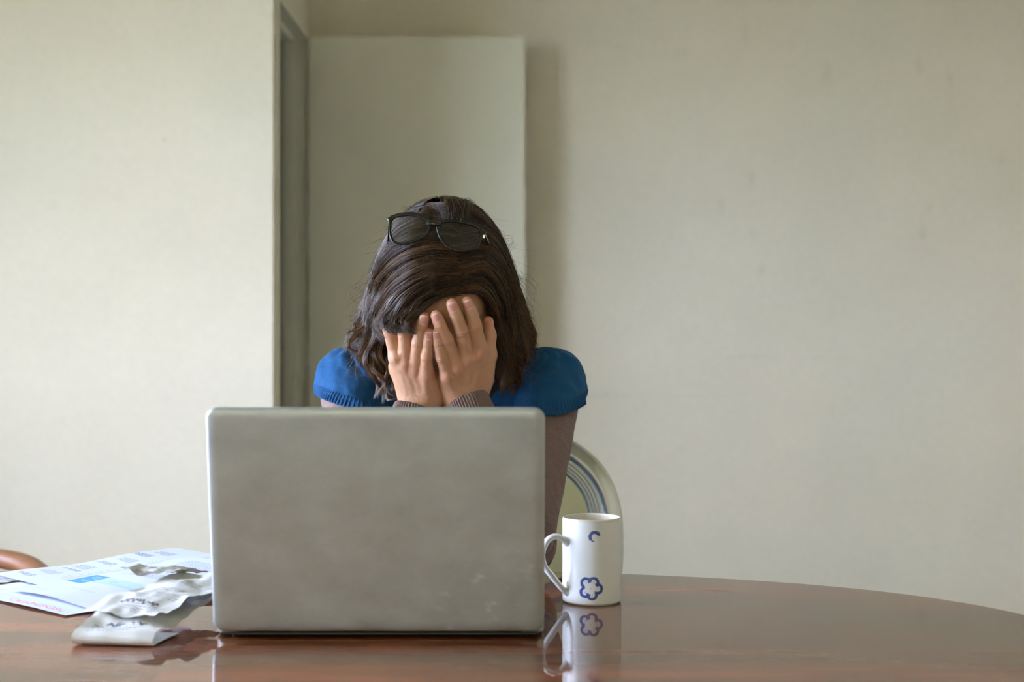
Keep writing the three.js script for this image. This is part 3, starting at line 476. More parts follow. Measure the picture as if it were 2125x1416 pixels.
const taupeKnit = phys({ map: heather(138, 115, 108, 14), roughness: 0.92, bumpMap: knit, bumpScale: 0.0004, sheen: 0.3, sheenRoughness: 0.5, sheenColor: rgb(190, 170, 165) });
const armDir = [0, 1].map(s => J.elbow[s].clone().sub(J.shoulder[s]).normalize());
const hemN = [V(-0.30, -0.95, 0.05).normalize(), V(0.02, -0.99, -0.14).normalize()], hemD = [0.025, 0.018];
const cloth = bodyField(0.0075);
const capField = s => {
  const S = J.shoulder[s], E = J.elbow[s], out = s ? 1 : -1, puff = capsule(S.clone().add(V(out * -0.004, 0.004, 0)), S.clone().addScaledVector(armDir[s], 0.11), 0.051, 0.050), root = S.clone().add(V(-out * 0.034, 0.03, 0.012));
  return (x, y, z) => {
    let d = puff(x, y, z);
    // gathers radiating from the top of the sleeve, soft creases across it
    const ax = x - root.x, ay = y - root.y, az = z - root.z, q = Math.hypot(ax, ay, az), ang = Math.atan2(ay, Math.hypot(ax, az)) + Math.atan2(az, ax * out);
    d += 0.0026 * Math.sin(ang * 13) * Math.exp(-((q - 0.028) ** 2) / 0.0005);
    d += 0.0042 * noise(x * 32 + s * 7, y * 42, z * 32) + 0.0014 * noise(x * 70, y * 70, z * 70 + s * 3); return d;
  };
};
const caps = [capField(0), capField(1)];
const cardiganField = (x, y, z) => {
  let d = cloth(x, y, z) + 0.0022 * noise(x * 20, y * 12, z * 20);
  // V neck
  const hy = 1.01 - y, half = 0.068 - hy * 0.5; if (z > -2.33) d = smax(d, -Math.max(Math.abs(x - MIDX) - half, 0.88 - y), 0.004);
  const dn = Math.hypot(x - NECK.x, y - NECK.y - 0.03, z - NECK.z) - 0.075; d = smax(d, -dn, 0.01);
  d = smax(d, 0.60 - y, 0.005);
  for (let s = 0; s < 2; s++) { const S = J.shoulder[s], n = hemN[s], c = (x - S.x) * n.x + (y - S.y) * n.y + (z - S.z) * n.z - hemD[s]; const q = smax(caps[s](x, y, z), c, 0.003); d = smin(d, q, 0.005); }
  // arm hole: nothing of the trunk outside the sleeve
  return d;
};
{
  const g = netMesh(cardiganField, V(-0.42, 0.58, -2.56), V(0.22, 1.16, -2.14), 0.0034);
  const c = mesh('cardigan', boxUV(g), blueKnit, person); c.userData.label = 'blue knitted cardigan with gathered cap sleeves';
}
// a ribbed band lying on a field round the line (centre + axis * level)
function ribBand(field, c, n, l0, l1, count, depth, lift, flare = 0) {
  const u = Math.abs(n.y) > 0.9 ? V(1, 0, 0) : V(0, 1, 0); u.addScaledVector(n, -u.dot(n)).normalize(); const w = V().crossVectors(n, u), NT = count * 6, NL = 8, pos = [], uv = [], idx = [], p = V(), q = V();
  const lev = []; for (let j = 0; j <= NL; j++) lev.push([mixn(l0, l1, j / NL), 0]); lev.push([l1 + 0.0008, -0.001]); lev.push([l1 - 0.0004, -0.004]);
  for (const [l, inn] of lev) for (let i = 0; i < NT; i++) {
    const a = i / NT * Math.PI * 2; q.copy(u).multiplyScalar(Math.cos(a)).addScaledVector(w, Math.sin(a)); p.copy(c).addScaledVector(n, l);
    let r = 0.10; for (let k = 0; k < 40; k++) { const d = field(p.x + q.x * r, p.y + q.y * r, p.z + q.z * r); r -= d * 0.8; if (Math.abs(d) < 1e-5 || r < 0.004) break; }
    const f = (l - l0) / (l1 - l0), edge = smooth(0, 0.12, f) * (1 - 0.4 * smooth(0.93, 1, f)); r += lift + inn + flare * f + depth * edge * (Math.cos(i / 6 * Math.PI * 2) * 0.5 + 0.2);
    pos.push(p.x + q.x * r, p.y + q.y * r, p.z + q.z * r); uv.push(i / NT * 0.3, l);
  }
  const NLv = lev.length; for (let j = 0; j < NLv - 1; j++) for (let i = 0; i < NT; i++) { const a = j * NT + i, b = j * NT + (i + 1) % NT; idx.push(a, b, a + NT, b, b + NT, a + NT); }
  const g = new THREE.BufferGeometry(); g.setAttribute('position', new THREE.Float32BufferAttribute(pos, 3)); g.setAttribute('uv', new THREE.Float32BufferAttribute(uv, 2)); g.setIndex(idx); g.computeVertexNormals(); return g;
}
for (let s = 0; s < 2; s++) {
  const c = J.shoulder[s].clone().addScaledVector(armDir[s], 0.05); const off = c.clone().sub(J.shoulder[s]).dot(hemN[s]);
  const m = mesh('sleeve_band', ribBand(caps[s], c, hemN[s], hemD[s] - off - 0.013, hemD[s] - off + 0.004, 66, 0.0024, -0.0006, s ? 0.0015 : 0), blueRib, person); m.userData.label = 'ribbed blue sleeve hem';
  m.material = blueRib.clone(); m.material.side = THREE.DoubleSide;
}
// long taupe sleeves with folds in the crook of the elbow, and ribbed cuffs
for (let s = 0; s < 2; s++) {
  const S = J.shoulder[s], E = J.elbow[s], W = J.wrist[s], up = capsule(S.clone().addScaledVector(armDir[s], 0.0), E, 0.041, 0.0365), lowEnd = E.clone().lerp(W, 0.86), low = capsule(E, lowEnd, 0.037, 0.0275);
  const crook = s ? at(1113, 1106, 2.035) : at(757, 1106, 2.035);
  const f = (x, y, z) => {
    const cut = ((x - lowEnd.x) * (W.x - E.x) + (y - lowEnd.y) * (W.y - E.y) + (z - lowEnd.z) * (W.z - E.z)) / 0.23 - 0.004; let d = smin(up(x, y, z), smax(low(x, y, z), cut, 0.004), 0.016); const ax = x - crook.x, ay = y - crook.y, az = z - crook.z, q = Math.hypot(ax, ay, az);
    d += 0.0024 * Math.exp(-(((q - 0.026) / 0.017) ** 2)) * Math.sin(q * 2 * Math.PI / 0.0078 + 2.5 * noise(x * 20, y * 20, z * 20)) + 0.0016 * noise(x * 34, y * 20, z * 34 + s * 9) + 0.0007 * noise(x * 90, y * 60, z * 90);
    return d;
  };
  const lo = V(Math.min(S.x, E.x, W.x) - 0.07, 0.74, -2.39), hi = V(Math.max(S.x, E.x, W.x) + 0.07, 1.08, -1.99);
  const m = mesh('sleeve', boxUV(netMesh(f, lo, hi, 0.0026)), taupeKnit, person); m.userData.label = 'fine taupe knit sleeve of the top underneath';
  const ax = W.clone().sub(E).normalize(), cuffStart = E.clone().lerp(W, 0.80), len = W.distanceTo(cuffStart);
  const cf = capsule(E, W.clone().addScaledVector(ax, 0.03), 0.0362, 0.0262), tiltN = ax.clone().normalize();
  const cm = mesh('cuff', ribBand(cf, cuffStart, tiltN, 0, len, 46, 0.0026, 0.0006), taupeKnit.clone(), person); cm.material.side = THREE.DoubleSide; cm.userData.label = 'ribbed taupe cuff at the wrist';
}
// trousers and shoes below the table
{
  const legs = [0, 1].flatMap(s => [capsule(J.hip[s], J.knee[s], 0.082, 0.06), capsule(J.knee[s], J.ankle[s].clone().add(V(0, 0.02, 0)), 0.058, 0.045)]), seat = capsule(V(MIDX - 0.08, 0.56, -2.42), V(MIDX + 0.08, 0.56, -2.42), 0.106, 0.106);
  mesh('trousers', boxUV(netMesh((x, y, z) => { let d = smax(seat(x, y, z), y - 0.625, 0.01); for (const c of legs) d = smin(d, c(x, y, z), 0.03); return smax(d, 0.1 - y, 0.005); }, V(-0.4, 0.07, -2.58), V(0.2, 0.72, -1.88), 0.01)), std({ color: rgb(38, 42, 56), roughness: 0.9 }), person);
  for (let s = 0; s < 2; s++) { const A = J.ankle[s], sole = capsule(A.clone().add(V(0, -0.04, -0.03)), A.clone().add(V(0, -0.05, 0.14)), 0.04, 0.034); mesh('shoe', netMesh((x, y, z) => smax(sole(x, y, z), 0.004 - y, 0.004), V(A.x - 0.06, 0, A.z - 0.1), V(A.x + 0.06, 0.12, A.z + 0.2), 0.006), std({ color: rgb(30, 26, 24), roughness: 0.5 }), person); }
}

// ------------------------------------------------------------------ hair
const hairData = { pos: [], nor: [], col: [], idx: [] };
const strandTone = [[0.034, 0.018, 0.010], [0.058, 0.030, 0.015], [0.024, 0.013, 0.008], [0.098, 0.052, 0.024], [0.150, 0.083, 0.038]];
function strand(pts, r0, tone, tipLight = 0.5) {
  const n = pts.length, H = hairData, b = H.pos.length / 3, S = 3, t = V(), u = V(), w = V(), ref = V(0.31, 0.17, 0.93);
  for (let i = 0; i < n; i++) {
    t.subVectors(pts[Math.min(i + 1, n - 1)], pts[Math.max(i - 1, 0)]).normalize(); u.crossVectors(t, ref).normalize(); w.crossVectors(t, u);
    const f = i / (n - 1), r = r0 * (1 - 0.75 * f * f), k = 1 + tipLight * f;
    for (let s = 0; s < S; s++) { const a = s / S * Math.PI * 2, c = Math.cos(a), q = Math.sin(a), nx = u.x * c + w.x * q, ny = u.y * c + w.y * q, nz = u.z * c + w.z * q; H.pos.push(pts[i].x + nx * r, pts[i].y + ny * r, pts[i].z + nz * r); H.nor.push(nx, ny, nz); H.col.push(tone[0] * k, tone[1] * k, tone[2] * k); }
  }
  for (let i = 0; i < n - 1; i++) for (let s = 0; s < S; s++) { const a = b + i * S + s, c = b + i * S + (s + 1) % S; H.idx.push(a, c, a + S, c, c + S, a + S); }
}
// a guide: pixels with the height above the skull in mm, or a fixed distance as fourth number
const guide = (list, n = 16) => new THREE.CatmullRomCurve3(list.map(([x, y, s, d]) => d ? at(x, y, d) : onHead(x, y, s / 1000)), false, 'centripetal').getPoints(n - 1);
const SEG = 16;
const leftGuides = [
  [[953, 606, 6], [920, 616, 12], [888, 634, 17], [862, 658, 0, 2.058], [850, 678, 0, 2.052], [858, 692, 0, 2.047]],
  [[953, 596, 8], [902, 606, 16], [858, 632, 21], [832, 660, 0, 2.064], [822, 680, 0, 2.058], [834, 694, 0, 2.05]],
  [[953, 578, 9], [896, 582, 18], [840, 612, 22], [808, 648, 0, 2.078], [797, 670, 0, 2.075], [804, 688, 0, 2.066]],
  [[952, 553, 10], [888, 554, 19], [824, 590, 21], [790, 636, 22], [778, 672, 20], [786, 720, 0, 2.125]],
  [[951, 523, 11], [882, 522, 18], [816, 552, 19], [780, 612, 16], [764, 672, 0, 2.14], [760, 730, 0, 2.14], [788, 790, 0, 2.15]],
  [[949, 490, 11], [878, 486, 17], [810, 518, 17], [776, 586, 15], [757, 656, 0, 2.16], [738, 705, 0, 2.155], [744, 745, 0, 2.16]],
  [[945, 456, 11], [880, 448, 16], [818, 484, 15], [783, 555, 13], [763, 636, 0, 2.18], [736, 695, 0, 2.17], [722, 722, 0, 2.17]],
  [[930, 424, 16], [886, 430, 15], [838, 450, 13], [796, 516, 11], [770, 602, 0, 2.20], [752, 680, 0, 2.2], [740, 725, 0, 2.2]],
];
const rightGuides = [
  [[944, 606, 6], [982, 606, 10], [1006, 618, 14], [1018, 645, 16], [1026, 690, 0, 2.13], [1034, 750, 0, 2.15], [1030, 800, 0, 2.17]],
  [[945, 592, 8], [998, 586, 14], [1026, 612, 16], [1038, 660, 0, 2.13], [1046, 720, 0, 2.145], [1042, 785, 0, 2.16]],
  [[945, 562, 10], [1002, 552, 16], [1038, 592, 16], [1053, 655, 0, 2.15], [1060, 720, 0, 2.16], [1052, 795, 0, 2.17]],
  [[943, 528, 11], [1006, 520, 16], [1044, 566, 14], [1064, 640, 0, 2.17], [1074, 705, 0, 2.17], [1066, 780, 0, 2.18]],
  [[940, 490, 11], [1004, 482, 15], [1042, 528, 13], [1068, 608, 0, 2.19], [1086, 685, 0, 2.18], [1080, 755, 0, 2.19]],
  [[936, 452, 11], [994, 446, 14], [1034, 490, 12], [1062, 570, 0, 2.20], [1088, 660, 0, 2.19], [1098, 720, 0, 2.19], [1086, 760, 0, 2.2]],
  [[934, 420, 16], [982, 428, 14], [1022, 470, 11], [1052, 540, 0, 2.22], [1080, 636, 0, 2.21], [1100, 698, 0, 2.2], [1092, 738, 0, 2.21]],
];
function sheet(guides, count, clumps, wave) {
  const G = guides.map(g => guide(g, SEG)), n = G.length - 1, C = [];
  for (let c = 0; c < clumps; c++) C.push({ s: (c + rnd()) / clumps * n, ph: rr(0, 6.3), am: rr(0.4, 1.9), lift: rr(-0.005, 0.004), tone: strandTone[Math.floor(rnd() * 4.4)], len: rr(0.8, 1.1), drift: gauss() * 0.22, wide: rr(0.5, 1.6), conv: rr(0.3, 0.8), seed: rr(0, 50) });
  for (let k = 0; k < count; k++) {
    const c = C[Math.floor(rnd() * clumps)], js = gauss() * 1.5 * c.wide * n / clumps, dz = rr(-0.006, 0.0018), ph = c.ph + gauss() * 0.6, pts = [], tone = rnd() < 0.62 ? c.tone : strandTone[Math.floor(rnd() * 5)], sway = gauss() * 0.004, end = Math.min(1, c.len * rr(0.86, 1.06)), start = rr(0, 0.05), rx = gauss() * 0.0045, ry = gauss() * 0.004, stray = rnd() < 0.05 ? gauss() * 0.006 : 0;
    for (let i = 0; i < SEG; i++) {
      const f0 = i / (SEG - 1), f = mixn(start, end, f0), s = clamp(c.s + js * (1 - c.conv * smooth(0.15, 0.9, f0)) + c.drift * Math.sin(f0 * 3.1), 0, n - 1e-4), a = Math.floor(s), q = s - a, fi = f * (SEG - 1), i0 = Math.min(SEG - 2, Math.floor(fi)), fr = fi - i0;
      const p = G[a][i0].clone().lerp(G[a][i0 + 1], fr).lerp(G[a + 1][i0].clone().lerp(G[a + 1][i0 + 1], fr), q);
      const out = p.clone().sub(HEADC).normalize(), w = wave * c.am * smooth(0.35, 1, f0), root = 1 - smooth(0, 0.3, f0);
      p.addScaledVector(out, (dz + c.lift) * smooth(0, 0.25, f0) + w * 0.5 * Math.cos(f0 * 14 + ph) + stray * smooth(0.2, 0.7, f0) + 0.0022 * noise(f0 * 3, c.seed, k * 0.013)); p.x += w * Math.sin(f0 * 14 + ph) + sway * f0 * f0 + rx * root + 0.003 * noise(f0 * 2.5, c.seed + 9, k * 0.01); p.y += ry * root + 0.0025 * noise(f0 * 2.5, c.seed + 20, k * 0.01); pts.push(p);
    }
    strand(pts, rr(0.00018, 0.00036), tone, 0.3);
  }
}
sheet(leftGuides, 5200, 110, 0.0052);
sheet(rightGuides, 4600, 100, 0.0060);
// hair brushed back from the crown over the back of the head to the shoulders
{
  const G = []; for (let k = 0; k <= 10; k++) {
    const l = (k / 10 - 0.5) * 2 * 1.45, p = []; for (let i = 0; i < 6; i++) { const a = 0.35 + i / 5 * 1.75, s = 0.016; p.push(hd(Math.sin(l) * (SK.x + s) * Math.sin(a), -Math.cos(l) * (SK.f + s) * Math.sin(a) * 1.0, Math.cos(a) * (SK.u + s))); }
    const e = p[5]; p.push(e.clone().add(V(Math.sin(l) * 0.012, -0.06, 0.01))); p.push(e.clone().add(V(Math.sin(l) * 0.02, -0.12, 0.03))); G.push(new THREE.CatmullRomCurve3(p).getPoints(SEG - 1));
  }
  for (let k = 0; k < 1300; k++) { const s = rnd() * 9.999, a = Math.floor(s), q = s - a, ph = rr(0, 6.3), am = rr(0.001, 0.004), dz = rr(-0.006, 0.003), pts = []; for (let i = 0; i < SEG; i++) { const p = G[a][i].clone().lerp(G[a + 1][i], q), f = i / (SEG - 1); p.addScaledVector(p.clone().sub(HEADC).normalize(), dz); p.x += am * f * Math.sin(f * 12 + ph); pts.push(p); } strand(pts, rr(0.0004, 0.0006), strandTone[Math.floor(rnd() * 4)], 0.3); }
}
// separate wavy locks hanging beside the face: path, spread, curl
function lock(path, count, spread, curl, turns, tone, taper = 0.7) {
  count = Math.round(count * 1.5); const n = 20, c = new THREE.CatmullRomCurve3(path.map(([x, y, d]) => at(x, y, d))).getPoints(n - 1), ph = rr(0, 6.3);
  for (let k = 0; k < count; k++) {
    const ox = gauss() * spread, oz = gauss() * spread, oy = gauss() * spread * 0.5, dp = gauss() * 0.35, pts = [], len = rr(0.72, 1.0), cm = rr(0.8, 1.25), T = rnd() < 0.6 ? tone : strandTone[Math.floor(rnd() * 5)];
    for (let i = 0; i < n; i++) { const f = i / (n - 1) * len, fi = f * (n - 1), i0 = Math.min(n - 2, Math.floor(fi)), p = c[i0].clone().lerp(c[i0 + 1], fi - i0), w = 1 - taper * f, q = f * turns * Math.PI * 2 + ph + dp, am = curl * cm * smooth(0.05, 0.6, f); p.x += ox * w + am * Math.sin(q); p.z += oz * w + am * Math.cos(q); p.y += oy * w; pts.push(p); }
    strand(pts, rr(0.0002, 0.00036), T, 0.6);
  }
}
const T0 = strandTone[0], T1 = strandTone[1], T3 = strandTone[3], T4 = strandTone[4];
const locks = [
  // beside the hand on the window side
  [[[772, 590, 2.16], [762, 650, 2.15], [745, 695, 2.14], [724, 722, 2.14], [752, 735, 2.15]], 60, 0.005, 0.004, 1.3, T4], [[[768, 620, 2.17], [760, 670, 2.16], [735, 690, 2.15], [718, 694, 2.15]], 34, 0.004, 0.003, 1.0, T4],
  [[[776, 600, 2.18], [768, 670, 2.17], [750, 720, 2.165], [745, 742, 2.16], [768, 760, 2.16]], 70, 0.006, 0.005, 1.5, T3], [[[784, 620, 2.15], [780, 690, 2.135], [765, 740, 2.13], [778, 790, 2.14], [784, 822, 2.15]], 85, 0.006, 0.005, 1.6, T3],
  [[[790, 640, 2.15], [788, 700, 2.14], [780, 745, 2.135], [788, 785, 2.14], [800, 812, 2.15]], 95, 0.007, 0.006, 1.8, T1], [[[800, 650, 2.16], [798, 720, 2.15], [792, 765, 2.145], [806, 800, 2.15], [826, 826, 2.15]], 100, 0.007, 0.006, 1.6, T1],
  [[[806, 690, 2.17], [808, 750, 2.16], [812, 790, 2.15], [830, 815, 2.15], [838, 800, 2.15]], 70, 0.006, 0.005, 1.4, T1], [[[812, 680, 2.18], [814, 740, 2.17], [818, 800, 2.165], [828, 835, 2.165]], 80, 0.009, 0.005, 1.3, T0],
  [[[778, 640, 2.19], [776, 720, 2.18], [784, 780, 2.18], [800, 840, 2.18]], 90, 0.010, 0.006, 1.4, T0], [[[765, 640, 2.18], [752, 700, 2.17], [758, 735, 2.16], [790, 745, 2.155]], 40, 0.004, 0.004, 1.2, T3],
  [[[770, 660, 2.15], [745, 684, 2.14], [728, 690, 2.14], [716, 712, 2.14]], 22, 0.003, 0.003, 1.0, T4], [[[795, 700, 2.14], [790, 745, 2.13], [806, 775, 2.13], [798, 812, 2.135]], 55, 0.003, 0.004, 1.4, T4],
  [[[782, 720, 2.14], [776, 760, 2.13], [790, 790, 2.13], [782, 828, 2.14]], 40, 0.004, 0.005, 1.4, T4], [[[815, 760, 2.15], [830, 790, 2.14], [812, 812, 2.14], [836, 832, 2.14]], 50, 0.004, 0.005, 1.2, T3], [[[800, 770, 2.16], [796, 800, 2.155], [812, 830, 2.15], [836, 822, 2.15]], 50, 0.004, 0.005, 1.2, T4],
  [[[766, 610, 2.17], [752, 660, 2.16], [728, 680, 2.15], [738, 706, 2.15], [722, 730, 2.15]], 30, 0.0035, 0.004, 1.2, T4], [[[776, 690, 2.15], [756, 716, 2.14], [742, 742, 2.14], [764, 764, 2.145], [778, 752, 2.15]], 34, 0.003, 0.004, 1.1, T4],
  // beside the other hand
  [[[1040, 640, 2.15], [1050, 710, 2.15], [1058, 760, 2.155], [1048, 805, 2.165], [1030, 822, 2.17]], 100, 0.008, 0.005, 1.3, T1], [[[1052, 620, 2.17], [1068, 690, 2.165], [1076, 745, 2.17], [1066, 795, 2.18], [1046, 815, 2.18]], 100, 0.008, 0.006, 1.4, T0],
  [[[1062, 600, 2.19], [1082, 665, 2.18], [1098, 705, 2.175], [1090, 745, 2.18], [1074, 765, 2.18]], 80, 0.005, 0.005, 1.3, T3], [[[1070, 600, 2.2], [1094, 660, 2.19], [1106, 700, 2.185], [1102, 728, 2.185]], 34, 0.003, 0.004, 1.1, T3],
  [[[1030, 680, 2.17], [1036, 740, 2.17], [1038, 790, 2.175], [1022, 830, 2.18]], 100, 0.010, 0.005, 1.3, T0], [[[1056, 660, 2.2], [1066, 730, 2.2], [1070, 790, 2.2], [1052, 824, 2.2]], 100, 0.010, 0.006, 1.3, T0],
  [[[1075, 650, 2.18], [1080, 700, 2.175], [1072, 735, 2.17], [1086, 760, 2.175]], 45, 0.004, 0.005, 1.3, T1],
  // front lock combed over the brow, ending in a soft flick over the fingers
  [[[905, 600, 2.062], [866, 628, 2.062], [846, 662, 2.066], [850, 688, 2.062], [866, 694, 2.058]], 120, 0.0055, 0.0015, 0.8, T1], [[[885, 588, 2.058], [840, 622, 2.062], [818, 656, 2.072], [812, 684, 2.076], [826, 696, 2.07]], 120, 0.0055, 0.0015, 0.8, T1],
  [[[850, 590, 2.066], [812, 625, 2.078], [796, 660, 2.09], [792, 682, 2.095], [808, 690, 2.085]], 90, 0.005, 0.002, 0.8, T3],
  // fuller hair at the crown behind the spectacles
  [[[942, 458, 2.072], [930, 440, 2.078], [910, 428, 2.095], [886, 430, 2.12], [858, 452, 2.15]], 120, 0.015, 0.002, 0.8, T1], [[[948, 458, 2.072], [954, 436, 2.076], [960, 420, 2.095], [974, 420, 2.13], [995, 440, 2.18]], 120, 0.015, 0.002, 0.8, T0], [[[944, 458, 2.070], [942, 438, 2.072], [936, 418, 2.088], [936, 412, 2.12], [936, 425, 2.18]], 140, 0.016, 0.002, 0.7, T1],
];
for (const l of locks) lock(...l);
// loose single hairs
for (let k = 0; k < 300; k++) {
  const a = rr(-2.9, -0.25), left = rnd() < 0.6, side = rnd() < 0.72; let p0, p1, p2;
  if (!side) { const c = Math.cos(a), s = Math.sin(a), R = 1.0; p0 = at(922 + c * 128, 575 + s * 150, 2.16); p1 = at(922 + c * rr(132, 146) + rr(-25, 25), 575 + s * rr(154, 168), 2.16); p2 = at(922 + c * rr(128, 150) + rr(-60, 60), 575 + s * rr(150, 168) + rr(5, 40), 2.17); }
  else if (left) { const y = rr(560, 740); p0 = at(rr(765, 790), y, rr(2.12, 2.18)); p1 = at(rr(725, 775), y + rr(5, 40), rr(2.12, 2.18)); p2 = at(rr(705, 790), y + rr(20, 70), rr(2.12, 2.18)); }
  else { const y = rr(560, 760); p0 = at(rr(1060, 1085), y, rr(2.15, 2.2)); p1 = at(rr(1075, 1115), y + rr(10, 40), rr(2.15, 2.2)); p2 = at(rr(1060, 1128), y + rr(20, 75), rr(2.15, 2.2)); }
  strand(new THREE.QuadraticBezierCurve3(p0, p1.clone().multiplyScalar(2).addScaledVector(p0, -0.5).addScaledVector(p2, -0.5), p2).getPoints(11), rr(0.00011, 0.00022), strandTone[3 + (rnd() < 0.5 ? 1 : 0)], 0.8);
}
{
  const g = new THREE.BufferGeometry(); g.setAttribute('position', new THREE.Float32BufferAttribute(hairData.pos, 3)); g.setAttribute('normal', new THREE.Float32BufferAttribute(hairData.nor, 3)); g.setAttribute('color', new THREE.Float32BufferAttribute(hairData.col, 3)); g.setIndex(hairData.idx);
  // dense hair under the outer strands: the scalp without the face, and the fall at both sides
  const side = [capsule(at(1048, 620, 2.205), at(1052, 770, 2.215), 0.026, 0.022), capsule(at(796, 630, 2.20), at(808, 790, 2.215), 0.018, 0.016), capsule(hd(0, -0.07, -0.04), V(HEADC.x, 1.03, -2.33), 0.06, 0.05)];
  const scalp = ellipsoid(V(0, 0, 0), V(SK.x + 0.009, SK.f + 0.009, SK.u + 0.009));
  const f = (X, Y, Z) => { const [x, y, z] = toHead(X, Y, Z); let d = scalp(x, y, z); const face = Math.min((y - 0.005) * 0.8 + (0.086 - Math.abs(x + 0.0) * 0.10 - z) * 0.62 - 0.012, 0.072 - Math.abs(x - 0.004)); d = smax(d, face, 0.004); for (const c of side) d = smin(d, c(X, Y, Z), 0.012); return d + 0.0015 * noise(X * 60, Y * 25, Z * 60); };
  const h = netMesh(f, V(HEADC.x - 0.13, 0.93, HEADC.z - 0.22), V(HEADC.x + 0.14, HEADC.y + 0.14, HEADC.z + 0.14), 0.0035, 1.3);
  // the inner mass is hair like the strands: the same tones, in streaks
  paint(h, (x, y, z, q) => { const k = clamp(0.5 + 1.3 * noise(x * 170, y * 26, z * 170)), lo = strandTone[1], hi = strandTone[3]; q.setRGB(mixn(lo[0], hi[0], k), mixn(lo[1], hi[1], k), mixn(lo[2], hi[2], k)); });
  const inner = mergeGeometries([g, h]);
  const m = mesh('hair', inner, phys({ vertexColors: true, roughness: 0.26, specularIntensity: 1, ior: 1.55 }), person); m.userData.label = 'wavy shoulder-length brown hair parted in the middle';
}

